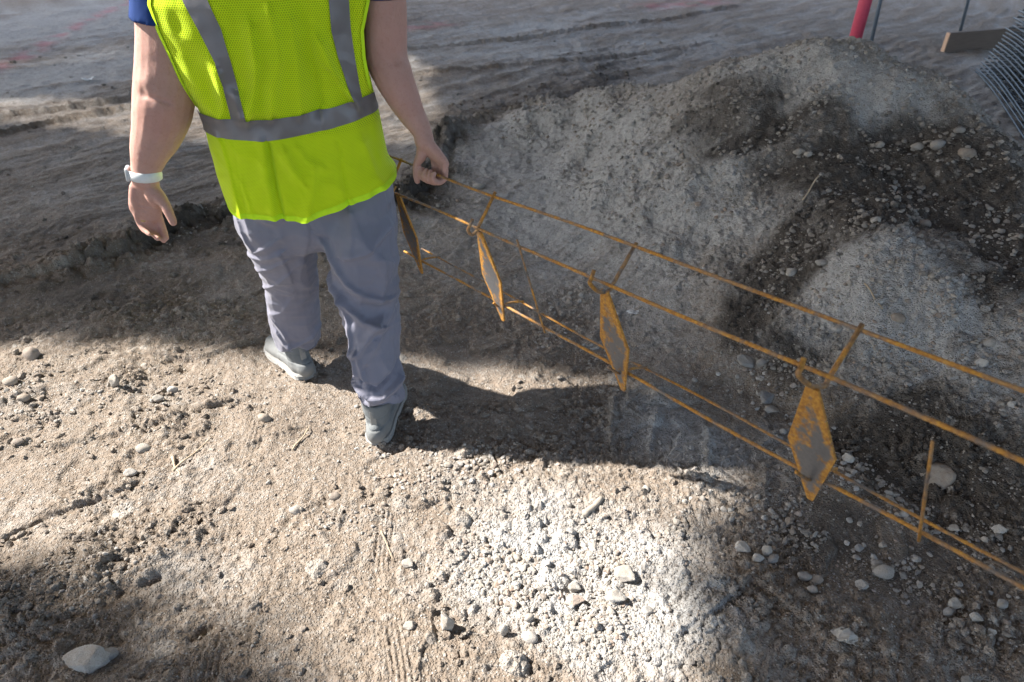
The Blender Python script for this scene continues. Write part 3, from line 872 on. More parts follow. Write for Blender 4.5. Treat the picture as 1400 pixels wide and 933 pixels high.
def build_stones():
    xy = [(s[0], s[1]) for s in STONES]
    z, _, _ = tz(xy)
    rs = random.Random(5)
    for i, (s, zz) in enumerate(zip(STONES, z)):
        x, y, w, h, code, lab = s
        r = math.hypot(x, y, 1.55 - zz); sin_ = (1.55 - zz) / r
        o = bpy.data.objects.new('stone', get_stone(code, i % 5)); COL.objects.link(o)
        # the height seen in the photo is part height, part depth
        dz = h * (.95 if h > w * 1.2 else .80); dy = w * (.75 if code[1] != 'w' else .55)
        o.scale = (w, dy, dz)
        o.rotation_euler = (rs.uniform(-.15, .15), rs.uniform(-.15, .15), rs.uniform(-.35, .35) if code[1] != 'w' else -.1)
        o.location = (x, y + dy * .42, zz + dz * (.30 if h > w * 1.2 else .22))
        tag(o, lab, 'stone')
    # pebbles nothing tells apart: three kinds of place
    r2 = np.random.default_rng(21)
    zones = [
        ('small loose pebble scattered in the bright sunlit gravel', 'pebbles in the sunlit gravel', 70, [(.10, 1.15, .30, .05, -.1, .32), (-.1, 1.5, .3, 0, 0, .1)], (.010, .022), ['Pa', 'Ga', 'Pr', 'Ba', 'Ka']),
        ('small loose pebble scattered on the tan churned dirt at left', 'pebbles on the churned dirt', 45, [(-1.15, 1.75, .35, 0, 0, .28), (-.6, 1.5, .3, 0, 0, .3), (-.9, 1.15, .3, 0, 0, .15)], (.010, .020), ['Ba', 'Pa', 'Gr', 'Ba', 'Br']),
        ('small loose stone along the foot of the heap', 'stones along the foot of the heap', 95, [(.95, 1.24, .35, -.17, .04, .06), (.62, 1.36, .14, -.04, .03, .05), (.55, 2.25, .28, -.2, .1, .13), (1.15, 1.14, .2, -.10, .04, .06), (.9, 1.75, .2, -.25, .06, .12)], (.013, .028), ['Pr', 'Pa', 'Ga', 'Ga', 'Ba', 'Gr']),
        ('small stone bedded in the face of the heap', 'stones bedded in the heap', 60, [(1.4, 2.3, .5, -.2, .2, .35), (1.4, 3.2, .5, 0, 0, .4), (1.75, 2.6, .3, 0, 0, .3)], (.014, .034), ['Ga', 'Ba', 'Br', 'Pa', 'Ga', 'Gr']),
    ]
    for lab, grp, n, bl, (s0, s1), codes in zones:
        pts = []
        for i in range(n):
            cx, cy, ux, uy, vx, vy = bl[i % len(bl)]
            a = r2.normal(0, .62, 2)
            pts.append((cx + a[0] * ux + a[1] * vx, cy + a[0] * uy + a[1] * vy))
        z, _, _ = tz(pts)
        for i, ((x, y), zz) in enumerate(zip(pts, z)):
            w = s0 + (s1 - s0) * r2.random() ** 1.8
            o = bpy.data.objects.new('pebble', get_stone(codes[i % len(codes)], i % 5, 2)); COL.objects.link(o)
            o.scale = (w, w * r2.uniform(.65, 1), w * r2.uniform(.55, .85))
            o.rotation_euler = (r2.uniform(-.4, .4), r2.uniform(-.4, .4), r2.uniform(0, 6.28))
            o.location = (x, y, zz + w * r2.uniform(.02, .16))
            tag(o, lab, 'pebble', grp)


build_stones()


def build_gravel():
    """grit and small gravel lying loose on the soil: one mass"""
    r = np.random.default_rng(11)
    N = 210000
    rad = .75 * (7.5 / .75) ** (r.random(N) ** 1.1)
    az = np.radians(r.uniform(-56, 56, N))
    x, y = np.sin(az) * rad, np.cos(az) * rad
    wx = x + .08 * perlin(x * 4, y * 4, 81); wy = y + .08 * perlin(x * 4, y * 4, 82)
    dn = np.full(N, .09)
    for e in GRAVEL_AT: dn = np.maximum(dn, e[6] * blob(wx, wy, *e[:6]))
    dn = np.maximum(dn, 1.0 * sst(.05, .2, heap(x, y)))
    dn *= .25 + 1.3 * sst(-.3, .45, perlin(x * 5, y * 5, 83) + .6 * perlin(x * 14, y * 14, 84))
    dn = np.clip(dn, 0, 1)
    keep = r.random(N) < dn * .62
    x, y, rad, dn = x[keep], y[keep], rad[keep], dn[keep]
    n = len(x)
    size = (.0026 + .0090 * r.random(n) ** 2.9 * (.35 + .9 * dn)) * np.clip(.62 + rad * .17, .7, 1.7)
    z, _, soil = terrain(x, y)
    damp = soil[:, 0] > .5  # also catches the painted shade at left
    bm = bmesh.new(); bmesh.ops.create_icosphere(bm, subdivisions=1, radius=1)
    v0 = np.array([v.co[:] for v in bm.verts]); f0 = np.array([[v.index for v in f.verts] for f in bm.faces]); bm.free()
    bm = bmesh.new(); bmesh.ops.create_icosphere(bm, subdivisions=2, radius=1)
    v1 = np.array([v.co[:] for v in bm.verts]); f1 = np.array([[v.index for v in f.verts] for f in bm.faces]); bm.free()
    big = size > np.quantile(size, .93)
    VV, FF, TT, base = [], [], [], 0
    for sel, vb, fb in ((big, v1, f1), (~big, v0, f0)):
        m = sel.sum()
        sc = size[sel][:, None] * np.stack([r.uniform(.8, 1.3, m), r.uniform(.65, 1.05, m), r.uniform(.5, .85, m)], -1)
        th = r.uniform(0, 6.28, m); ph = r.uniform(-.5, .5, m)
        # lumpy: push each vertex by a random per-stone plane set
        P = np.repeat(vb[None], m, 0).astype(np.float32)
        for _ in range(5):
            nn = r.normal(size=(m, 3)); nn /= np.linalg.norm(nn, axis=1)[:, None]
            k = np.einsum('mvk,mk->mv', P, nn) - r.uniform(.45, .85, m)[:, None]
            P -= np.maximum(k, 0)[..., None] * nn[:, None, :] * .9
        P *= 1 + r.normal(0, .06, (m, len(vb), 1))
        P = P * sc[:, None, :]
        c, s = np.cos(ph)[:, None], np.sin(ph)[:, None]
        y1 = P[..., 1] * c - P[..., 2] * s; z1 = P[..., 1] * s + P[..., 2] * c
        c, s = np.cos(th)[:, None], np.sin(th)[:, None]
        X = P[..., 0] * c - y1 * s + x[sel][:, None]; Y = P[..., 0] * s + y1 * c + y[sel][:, None]
        Z = z1 + (z[sel] + size[sel] * r.uniform(-.25, .40, m))[:, None]
        VV.append(np.stack([X, Y, Z], -1).reshape(-1, 3))
        FF.append((fb[None] + (np.arange(m) * len(vb))[:, None, None] + base).reshape(-1, 3))
        tn = r.random(m); dk = damp[sel] & (r.random(m) < .85); tn[dk] = np.where(r.random(dk.sum()) < .6, .55 + .04 * r.random(dk.sum()), .0 + .05 * r.random(dk.sum()))
        TT.append(np.repeat(tn, len(vb)))
        base += m * len(vb)
    me = np_mesh('gravel', np.concatenate(VV), np.concatenate(FF), smooth=False)
    a = me.attributes.new('tone', 'FLOAT', 'POINT'); a.data.foreach_set('value', np.concatenate(TT).astype(np.float32))
    o = link('gravel', me, MIX_STONE)
    tag(o, 'loose grit and small gravel strewn over the dirt and the heap', 'gravel', kind='stuff')
    open('/tmp/gravel.txt', 'w').write('%d %d' % (n, len(me.polygons)))


build_gravel()


def build_clods():
    """crumbled lumps of the same soil, heaped where the ground was churned"""
    r = np.random.default_rng(17)
    N = 230000
    rad = .72 * (8.5 / .72) ** (r.random(N) ** 1.0); az = np.radians(r.uniform(-56, 56, N))
    x, y = np.sin(az) * rad, np.cos(az) * rad
    wx = x + .07 * perlin(x * 5, y * 5, 85); wy = y + .07 * perlin(x * 5, y * 5, 86)
    dn = np.maximum(np.full(N, .05), .8 * sst(.04, .15, heap(x, y)))
    for e in CLODS_AT: dn = np.maximum(dn, e[6] * blob(wx, wy, *e[:6]))
    dn = np.clip(dn * (.1 + 1.6 * sst(-.1, .5, perlin(x * 6, y * 6, 87) + .5 * perlin(x * 15, y * 15, 88))), 0, 1)
    k = r.random(N) < dn * .42
    x, y, rad = x[k], y[k], rad[k]
    n = len(x)
    size = (.0028 + .0115 * r.random(n) ** 3.0) * np.clip(.85 + rad * .1, .8, 1.5)
    z, _, soil = terrain(x, y)
    soil[:, 3] = r.uniform(.3, .7, n)
    soil[:, 0] = np.clip(soil[:, 0] + r.normal(.04, .15, n), 0, 1.5)
    VV, FF, SS, base = [], [], [], 0
    for sel, sub in ((size > np.quantile(size, .86), 2), (size <= np.quantile(size, .86), 1)):
        m = sel.sum(); sz = size[sel]
        bm = bmesh.new(); bmesh.ops.create_icosphere(bm, subdivisions=sub, radius=1)
        vb = np.array([v.co[:] for v in bm.verts]); fb = np.array([[v.index for v in f.verts] for f in bm.faces]); bm.free()
        P = np.repeat(vb[None], m, 0)
        for _ in range(4):
            nn = r.normal(size=(m, 3)); nn /= np.linalg.norm(nn, axis=1)[:, None]
            q = np.einsum('mvk,mk->mv', P, nn) - r.uniform(.4, .8, m)[:, None]
            P -= np.maximum(q, 0)[..., None] * nn[:, None, :]
        P *= 1 + r.normal(0, .10, (m, len(vb), 1))
        P *= sz[:, None, None] * np.stack([r.uniform(.8, 1.4, m), r.uniform(.7, 1.1, m), r.uniform(.5, .9, m)], -1)[:, None]
        th = r.uniform(0, 6.28, m); c, s = np.cos(th)[:, None], np.sin(th)[:, None]
        V = np.stack([P[..., 0] * c - P[..., 1] * s + x[sel][:, None], P[..., 0] * s + P[..., 1] * c + y[sel][:, None], P[..., 2] + (z[sel] + sz * r.uniform(-.1, .45, m))[:, None]], -1)
        VV.append(V.reshape(-1, 3)); FF.append((fb[None] + (np.arange(m) * len(vb))[:, None, None] + base).reshape(-1, 3)); SS.append(np.repeat(soil[sel], len(vb), 0)); base += m * len(vb)
    me = np_mesh('dirt_clods', np.concatenate(VV), np.concatenate(FF), smooth=False)
    a = me.attributes.new('soil', 'FLOAT_COLOR', 'POINT'); a.data.foreach_set('color', np.concatenate(SS).astype(np.float32).ravel())
    open('/tmp/clods.txt', 'w').write('%d %d' % (n, len(me.polygons)))
    tag(link('dirt_clods', me, SOIL), 'crumbled clods of soil lying along the churned banks and the heap', 'soil clods', kind='stuff')


build_clods()

# ------------------------------------------------------------------ twigs and scraps
def wood_material():
    m, nt, b = mat('dry_wood')
    co = nd(nt, 'ShaderNodeTexCoord').outputs['Object']
    nt.links.new(mix_(nt, noise_(nt, co, 220, 4), (.30, .22, .14), (.50, .42, .31)), b.inputs['Base Color'])
    b.inputs['Roughness'].default_value = .8
    return m


WOOD = wood_material()
DUSTY_WOOD = stone_material('dusty_wood', [(.30, .26, .22), (.36, .32, .27)])


def stick(name, pts, r0, r1, label, cat, material=WOOD, lift=.004):
    z, _, _ = tz(pts)
    z0, z1 = z[0], z[-1]
    P = []
    for i in range(9):
        t = i / 8
        x = pts[0][0] * (1 - t) + pts[-1][0] * t; y = pts[0][1] * (1 - t) + pts[-1][1] * t
        P.append((x + .002 * math.sin(5 * t + x * 40), y + .002 * math.cos(7 * t), z0 * (1 - t) + z1 * t + lift + .002 * math.sin(9 * t)))
    R = [(r0 * (1 - i / 8) + r1 * i / 8) * (1 + .12 * math.sin(i * 2.3)) for i in range(9)]
    c = np.mean(P, 0)
    V, F, T = tube_arrays(np.array(P) - c, R, 7)
    o = link(name, py_mesh(name, [(V, F, T)]), material); o.location = c
    return tag(o, label, cat)


stick('twig', [(-.363, 1.253), (-.318, 1.16)], .0022, .0012, 'thin dry twig lying alone in the sunlit dirt', 'twig')
stick('twig', [(-1.05, 1.497), (-.975, 1.645)], .0035, .0016, 'bent dry stalk lying on tan dirt at left', 'twig')
stick('straw', [(-1.075, 1.555), (-1.02, 1.48)], .005, .0016, 'short split straw touching the bent dry stalk', 'straw')
stick('twig', [(-.70, 1.585), (-.675, 1.70)], .0035, .002, 'short tan splinter lying beside the tyre print behind the worker', 'twig')
stick('wood_chunk', [(.205, 1.315), (.262, 1.370)], .010, .008, 'weathered wood chunk at the upper edge of the bright gravel', 'wood chunk', DUSTY_WOOD, lift=.004)
stick('twig', [(1.253, 2.102), (1.285, 2.0)], .003, .002, 'thin pale splinter on the light lobe of the heap', 'twig', lift=.012)
stick('twig', [(1.25, 2.75), (1.34, 2.86)], .004, .003, 'light stick bedded in the brown part of the heap', 'twig', lift=.012)


def scrap(x, y, w, d, h, seed, label, material):
    z = tz([(x, y)])[0][0]
    rs = random.Random(seed)
    bm = bmesh.new(); bmesh.ops.create_grid(bm, x_segments=8, y_segments=6, size=.5)
    for v in bm.verts:
        v.co.z = h * (math.sin(v.co.x * 5 + seed) * .5 + rs.uniform(-.3, .3)) + .6 * h
        v.co.x = v.co.x * w * (1 + .25 * math.sin(v.co.y * 7)); v.co.y = v.co.y * d * (1 + .3 * math.cos(v.co.x * 60))
    bmesh.ops.solidify(bm, geom=bm.faces[:], thickness=.0015)
    me = bpy.data.meshes.new('scrap'); bm.to_mesh(me); bm.free()
    o = link('scrap', me, material); o.location = (x, y, z + .004); o.rotation_euler.z = rs.uniform(-.6, .6)
    return tag(o, label, 'scrap')


def plain(name, col, rough=.6, metal=0.0, spec=.4):
    m, nt, b = mat(name)
    co = nd(nt, 'ShaderNodeTexCoord').outputs['Object']
    n = noise_(nt, co, 60, 4)
    dk = tuple(c * .72 for c in col)
    nt.links.new(mix_(nt, n, dk, col), b.inputs['Base Color'])
    b.inputs['Roughness'].default_value = rough; b.inputs['Metallic'].default_value = metal
    b.inputs['Specular IOR Level'].default_value = spec
    return m


WHITE_SCRAP = plain('white_scrap', (.82, .82, .82), .5)
scrap(.506, 2.412, .045, .02, .006, 3, 'white plastic scrap on the gravel behind the middle diamond plate', WHITE_SCRAP)
scrap(-3.66, 6.13, .10, .06, .02, 5, 'pale blue-white scrap on the far left floor', WHITE_SCRAP)
scrap(.80, .935, .055, .03, .012, 8, 'crumpled pale dusty scrap on smooth brown dirt at bottom right', plain('dusty_scrap', (.45, .42, .38), .9))


# ------------------------------------------------------------------ rusty wire frame with diamond plates
def rust_material(name, plate=False):
    m, nt, b = mat(name)
    co = nd(nt, 'ShaderNodeTexCoord').outputs['Object']
    geo = nd(nt, 'ShaderNodeNewGeometry').outputs['Position']
    n1 = noise_(nt, geo, 16, 5, .65); n2 = noise_(nt, geo, 160, 4, .6)
    rust = ramp_(nt, n2, [(.25, (.19, .078, .022)), (.5, (.40, .19, .036)), (.75, (.60, .33, .055))])
    steel = mix_(nt, n2, (.070, .068, .070), (.15, .148, .152))
    if plate:
        mp = nd(nt, 'ShaderNodeMapping'); mp.inputs['Scale'].default_value = (6, 6, 1.6)
        nt.links.new(co, mp.inputs['Vector'])
        st = noise_(nt, mp.outputs[0], 9, 6, .7)
        sx = nd(nt, 'ShaderNodeSeparateXYZ'); nt.links.new(co, sx.inputs[0])
        rim = math_(nt, 'ADD', math_(nt, 'DIVIDE', math_(nt, 'ABSOLUTE', sx.outputs[0]), .041), math_(nt, 'DIVIDE', math_(nt, 'ABSOLUTE', sx.outputs[1]), .135))
        f = math_(nt, 'ADD', st, math_(nt, 'MULTIPLY', ramp_(nt, rim, [(.72, 0), (1, 1)]), .26))
        f = math_(nt, 'ADD', f, math_(nt, 'MULTIPLY', math_(nt, 'SUBTRACT', n1, .5), .9))
        fac = ramp_(nt, f, [(.50, 0), (.70, 1)])
    else:
        fac = ramp_(nt, n1, [(.36, .1), (.56, 1)])
    nt.links.new(mix_(nt, fac, steel, rust), b.inputs['Base Color'])
    b.inputs['Metallic'].default_value = .15
    nt.links.new(ramp_(nt, fac, [(0, .45), (1, .85)]), b.inputs['Roughness'])
    bump_(nt, b, n2, .35, .0012)
    return m


RUST = rust_material('rusty_wire')
PLATE_RUST = rust_material('rusty_plate', True)
HAND = np.array([-0.21698738, 1.8, 0.85252337])
LD = np.array([-0.60999385, 0.78569753, -0.10289267])
LN = np.array([0.78628074, 0.61626817, 0.04445374])
LV = np.array([-0.09833667, 0.05378601, 0.99369863])
SEC = dict(A=(0, 0, 0, 0), B=(-.040, .068, -.083, -.056), U0=(-.046, .084, -.056, -.062), U1=(-.067, .072, -.079, -.060), U2=(-.069, .039, -.088, -.036),
           U3=(-.061, .013, -.076, -.009), dt=(-.037, .058, -.084, -.027), db=(-.003, .041, -.360, -.038), C=(-.002, .046, -.312, -.044),
           D=(.062, .043, -.330, -.033), lo=(-.012, .083, -.306, -.079))
FORG = HAND + LD * -.5


def sp_(k, t, w=0):
    a0, a1, b0, b1 = SEC[k]
    return HAND + LD * (t + w) + LN * (a0 + a1 * t) + LV * (b0 + b1 * t) - FORG


def ribbed_rod(t0, t1, key, r, seed):
    n = int((t1 - t0) / .004)
    P, R = [], []
    for i in range(n + 1):
        t = t0 + (t1 - t0) * i / n
        p = sp_(key, t) + LN * .0022 * math.sin(t * 9 + seed) + LV * .0025 * math.sin(t * 6.1 + seed * 2)
        P.append(p)
        q = (t / .0085 + seed) % 1
        R.append(r * (1.12 if q < .4 else .94))
    return tube_arrays(P, R, 9)


def smooth_path(pts, n=24):
    pts = [np.array(p) for p in pts]
    pts = [2 * pts[0] - pts[1]] + pts + [2 * pts[-1] - pts[-2]]
    out = []
    for i in range(1, len(pts) - 2):
        p0, p1, p2, p3 = pts[i - 1:i + 3]
        m = max(2, n // (len(pts) - 3))
        for k in range(m):
            t = k / m
            out.append(.5 * (2 * p1 + (p2 - p0) * t + (2 * p0 - 5 * p1 + 4 * p2 - p3) * t * t + (3 * p1 - p0 - 3 * p2 + p3) * t ** 3))
    out.append(pts[-2])
    return np.array(out)


def build_frame():
    root = empty('wire_lattice', FORG)
    tag(root, 'long rusty wire frame of parallel ribbed rods and diamond plates held in the right hand', 'wire frame')
    for key, r, t1, sd in (('A', .0034, .30, 0), ('B', .0034, .28, 1.3), ('C', .0034, .29, 2.1), ('D', .0028, .29, 3.7)):
        link('rod', py_mesh('rod', [ribbed_rod(-1.95, t1, key, r, sd)]), RUST, root)
    for t in (.18, -.2826, -.7509, -1.21, -1.67):
        u1, u2, u3 = sp_('U1', t), sp_('U2', t), sp_('U3', t)
        A = sp_('A', t)
        up = A - u3; up /= np.linalg.norm(up)
        path = np.concatenate([[sp_('U0', t)], smooth_path([u1 * .6 + sp_('U0', t) * .4, u1, u2, u3, u3 + up * .012], 26), [u3 + up * .03, A * .5 + u3 * .5, A + up * .009]])
        link('hook', py_mesh('hook', [tube_arrays(path, .0041, 9)]), RUST, root)
        # diamond plate
        dt, db = sp_('dt', t), sp_('db', t)
        ax = (db - dt); L = np.linalg.norm(ax); ax /= L
        wd = LD - ax * (LD @ ax); wd /= np.linalg.norm(wd)
        nn = np.cross(wd, ax)
        cen = (dt + db) / 2
        bm = bmesh.new()
        out2 = [(-.012, -.5 * L), (.012, -.5 * L), (.0405, -.06 * L), (.0405, .0 * L), (.006, .5 * L), (-.004, .5 * L), (-.0405, .06 * L), (-.0405, 0)]
        out2 = [(-.010, -.5 * L), (.010, -.5 * L), (.041, .0), (.039, .03 * L), (.005, .5 * L), (-.005, .5 * L), (-.041, .0), (-.039, -.03 * L)]
        vs = [bm.verts.new((x, y, 0)) for x, y in out2]
        f = bm.faces.new(vs)
        f.normal_update()
        bmesh.ops.inset_region(bm, faces=[f], thickness=.007, use_even_offset=True)
        lay = {}
        core = {v.index for v in f.verts}
        ret = bmesh.ops.extrude_face_region(bm, geom=bm.faces[:])
        bmesh.ops.translate(bm, vec=(0, 0, .0048), verts=[g for g in ret['geom'] if isinstance(g, bmesh.types.BMVert)])
        bmesh.ops.recalc_face_normals(bm, faces=bm.faces)
        me = bpy.data.meshes.new('diamond_plate'); bm.to_mesh(me); bm.free()
        o = link('diamond_plate', me, PLATE_RUST, root)
        M = Matrix(((wd[0], ax[0], nn[0], cen[0]), (wd[1], ax[1], nn[1], cen[1]), (wd[2], ax[2], nn[2], cen[2]), (0, 0, 0, 1)))
        o.matrix_local = M
        # short wire round the plate's lower end, tying the two lower rods
        C, D_, lo = sp_('C', t), sp_('D', t), sp_('lo', t)
        near = nn * (-.010 if (nn @ LN) > 0 else .010)
        path = smooth_path([lo + near * .6, lo * .5 + C * .5 + near, C + near * .9 - ax * -.002, C * .6 + D_ * .4 + LV * .002, D_ + (D_ - C) * .12 + LV * .002], 28)
        link('cross_wire', py_mesh('cross_wire', [tube_arrays(path, .0030, 8)]), RUST, root)
    for t in (-.475, -1.385):
        B, C = sp_('B', t), sp_('C', t)
        if t < -1: B = B * .80 + C * .20
        e = (B - C) / np.linalg.norm(B - C); off = -LN * .006
        link('upright_wire', py_mesh('upright_wire', [tube_arrays([C - e * .012 + off, C * .7 + B * .3 + off, C * .3 + B * .7 + off, B + e * .022 + off], .0024, 8)]), RUST, root)
    return root


build_frame()

# ------------------------------------------------------------------ things standing beyond the heap
def tube_thing(name, p0, p1, r, material, label, cat, wall=None):
    p0 = np.array(p0, float); p1 = np.array(p1, float)
    o = link(name, py_mesh(name, [tube_arrays([p0 - p0, (p1 - p0) * .5, p1 - p0], r, 20)]), material)
    o.location = p0
    return tag(o, label, cat)


RED = plain('red_plastic', (.66, .085, .15), .5)
pipe = empty('pipe', (2.48, 5.3, -.1))
tag(pipe, 'upright pinkish red plastic pipe standing behind the heap', 'pipe')
link('pipe_body', py_mesh('pipe_body', [tube_arrays([(0, 0, 0), (.004, 0, .9), (.01, 0, 1.75)], .044, 24)]), RED, pipe)
link('collar', py_mesh('collar', [tube_arrays([(.01, 0, 1.66), (.01, 0, 1.76)], .050, 24)]), RED, pipe)
STEEL = plain('weathered_steel', (.17, .22, .28), .5, .5)
tube_thing('stake', (2.885, 5.8, -.1), (2.80, 5.85, 1.5), .014, STEEL, 'thin bluish steel stake standing just right of the red pipe', 'stake')
tube_thing('stake', (4.88, 8.0, -.1), (4.80, 8.1, 1.4), .016, STEEL, 'thin bluish steel stake standing behind the brown board', 'stake')


def build_board():
    root = empty('board', (4.30, 7.24, .0))
    tag(root, 'brown timber board set on edge with a pale sawn end', 'board')
    root.rotation_euler = (0, .0, math.atan2(.30, .95))
    bm = box_arrays((1.5, .045, .20), .004)
    me = bpy.data.meshes.new('plank'); bm.to_mesh(me); bm.free()
    m, nt, b = mat('board_face')
    co = nd(nt, 'ShaderNodeTexCoord').outputs['Object']
    mp = nd(nt, 'ShaderNodeMapping'); mp.inputs['Scale'].default_value = (2, 30, 30); nt.links.new(co, mp.inputs['Vector'])
    nt.links.new(mix_(nt, noise_(nt, mp.outputs[0], 3, 5), (.13, .095, .075), (.25, .19, .15)), b.inputs['Base Color'])
    b.inputs['Roughness'].default_value = .8
    o = link('plank', me, m, root); o.location = (.75, 0, .085)
    bm = box_arrays((.012, .043, .197), .003)
    me = bpy.data.meshes.new('sawn_end'); bm.to_mesh(me); bm.free()
    m2, nt, b = mat('sawn_wood')
    co = nd(nt, 'ShaderNodeTexCoord').outputs['Object']
    nt.links.new(mix_(nt, noise_(nt, co, 60, 4), (.52, .33, .22), (.68, .47, .34)), b.inputs['Base Color'])
    o = link('sawn_end', me, m2, root); o.location = (-.003, 0, .085)


build_board()


def build_mesh_stack():
    e = np.array([-.64, -1.75, 0]); e /= np.linalg.norm(e)          # along the sheets, towards the camera
    w = np.array([.94, -.344, 0])                                     # across, to the right
    wire = plain('galvanised_wire', (.085, .105, .13), .42, .6)
    L, Wd = 3.0, 1.5
    parts = []
    rs = random.Random(2)
    for k in range(16):
        a = k * .1
        bend = rs.uniform(-.006, .006)
        P = [w * a + e * L * s + np.array([0, 0, bend * math.sin(s * 9 + k) + .05 * math.sin(s * 3.0 + .6) - .028]) for s in np.linspace(0, 1, 13)]
        parts.append(tube_arrays(P, .0062, 6))
    for k in range(12):
        b = .06 + k * .26
        parts.append(tube_arrays([w * .012 + e * b + np.array([0, 0, .013 + .05 * math.sin(b / L * 3 + .6) - .028]), w * .7 + e * b + np.array([0, 0, .013 + .05 * math.sin(b / L * 3 + .6) - .028]), w * (Wd + .01) + e * b + np.array([0, 0, .013 + .05 * math.sin(b / L * 3 + .6) - .028])], .0065, 6))
    proto = py_mesh('wire_mesh_sheet', parts)
    proto.materials.append(wire)
    n = 40
    for i in range(n):
        o = bpy.data.objects.new('wire_mesh_sheet', proto); COL.objects.link(o)
        o.location = (4.14 + i * .0110 + rs.uniform(-.010, .010), 6.38 + rs.uniform(-.03, .03), .02 + i * .0275)
        o.rotation_euler = (rs.uniform(-.003, .003), rs.uniform(-.003, .003), rs.uniform(-.006, .006))
        lab = 'dark welded wire mesh sheet lying within the tall stack right of the heap'
        if i == 0: lab = 'dark welded wire mesh sheet lying lowest in the stack, on the ground'
        if i == n - 1: lab = 'dark welded wire mesh sheet lying topmost on the stack right of the heap'
        tag(o, lab, 'wire mesh', 'stacked wire mesh sheets')


build_mesh_stack()
VEST_FOLDS = [
    ([(-0.06, 1.235), (-0.064, 1.155), (-0.081, 1.096), (-0.105, 1.036)], 0.007, 0.014) ,
    ([(-0.01, 1.264), (-0.009, 1.169), (-0.047, 1.05)], 0.006, 0.02) ,
    ([(0.057, 1.293), (0.066, 1.198), (0.065, 1.053)], -0.006, 0.02) ,
    ([(0.032, 1.247), (0.029, 1.15), (0.018, 1.046)], 0.004, 0.016) ,
    ([(-0.076, 0.964), (-0.077, 0.883), (-0.071, 0.766)], -0.006, 0.008) ,
    ([(-0.086, 0.965), (-0.092, 0.884), (-0.091, 0.768)], 0.005, 0.012) ,
    ([(-0.036, 0.948), (-0.025, 0.908), (-0.006, 0.877)], 0.005, 0.012) ,
    ([(0.027, 0.904), (0.012, 0.835), (-0.015, 0.765)], 0.005, 0.014) ,
    ([(-0.002, 0.955), (0.012, 0.925), (0.046, 0.909)], 0.004, 0.01) ,
    ([(-0.195, 0.969), (-0.188, 0.892), (-0.176, 0.789)], 0.004, 0.012) ,
    ([(0.096, 0.958), (0.097, 0.869), (0.103, 0.774)], -0.003, 0.006) ,
    ([(0.091, 1.197), (0.116, 1.112), (0.161, 1.041)], 0.007, 0.014) ,
    ([(0.098, 1.13), (0.126, 1.076), (0.148, 1.039)], -0.005, 0.01) ,
    ([(-0.154, 1.142), (-0.164, 1.057), (-0.18, 1.032)], 0.004, 0.012) ,
    ([(0.163, 0.943), (0.183, 0.862), (0.223, 0.812)], 0.005, 0.014) ,
    ([(-0.125, 1.09), (-0.127, 1.037)], 0.004, 0.012) ,
]
TROUSER_FOLDS = [
    ('R', [(-0.534, 0.532), (-0.488, 0.48), (-0.435, 0.436), (-0.396, 0.419)], 0.01, 0.011) ,
    ('R', [(-0.396, 0.419), (-0.429, 0.378), (-0.461, 0.334)], 0.008, 0.01) ,
    ('R', [(-0.535, 0.656), (-0.476, 0.557), (-0.425, 0.515), (-0.379, 0.497)], 0.008, 0.012) ,
    ('R', [(-0.369, 0.612), (-0.372, 0.543), (-0.382, 0.497)], 0.006, 0.009) ,
    ('R', [(-0.461, 0.33), (-0.455, 0.289), (-0.447, 0.252)], 0.006, 0.009) ,
    ('R', [(-0.481, 0.234), (-0.437, 0.208), (-0.394, 0.21), (-0.329, 0.252)], 0.01, 0.009) ,
    ('R', [(-0.473, 0.262), (-0.412, 0.243), (-0.327, 0.289)], -0.006, 0.007) ,
    ('R', [(-0.502, 0.489), (-0.483, 0.378), (-0.472, 0.266)], 0.007, 0.01) ,
    ('R', [(-0.346, 0.689), (-0.412, 0.645), (-0.475, 0.632)], 0.005, 0.012) ,
    ('R', [(-0.331, 0.489), (-0.392, 0.378), (-0.44, 0.312)], 0.004, 0.012) ,
    ('R', [(-0.44, 0.752), (-0.409, 0.667), (-0.335, 0.578)], 0.004, 0.014) ,
    ('L', [(-0.773, 0.724), (-0.766, 0.662), (-0.753, 0.622), (-0.663, 0.679)], 0.008, 0.009) ,
    ('L', [(-0.794, 0.584), (-0.742, 0.594), (-0.663, 0.632)], 0.007, 0.008) ,
    ('L', [(-0.796, 0.526), (-0.738, 0.551), (-0.668, 0.591)], 0.007, 0.008) ,
    ('L', [(-0.67, 0.618), (-0.673, 0.561), (-0.679, 0.493)], 0.006, 0.008) ,
    ('L', [(-0.809, 0.429), (-0.746, 0.466), (-0.679, 0.526)], 0.006, 0.009) ,
    ('L', [(-0.815, 0.31), (-0.769, 0.327), (-0.71, 0.395)], 0.005, 0.01) ,
    ('L', [(-0.807, 0.22), (-0.789, 0.18), (-0.763, 0.161), (-0.718, 0.18), (-0.663, 0.22)], 0.01, 0.009) ,
    ('L', [(-0.805, 0.275), (-0.779, 0.22), (-0.773, 0.165)], 0.007, 0.008) ,
    ('L', [(-0.78, 0.134), (-0.733, 0.111), (-0.673, 0.15)], -0.006, 0.007) ,
    ('L', [(-0.556, 0.711), (-0.62, 0.576), (-0.654, 0.412)], 0.005, 0.012) ,
]


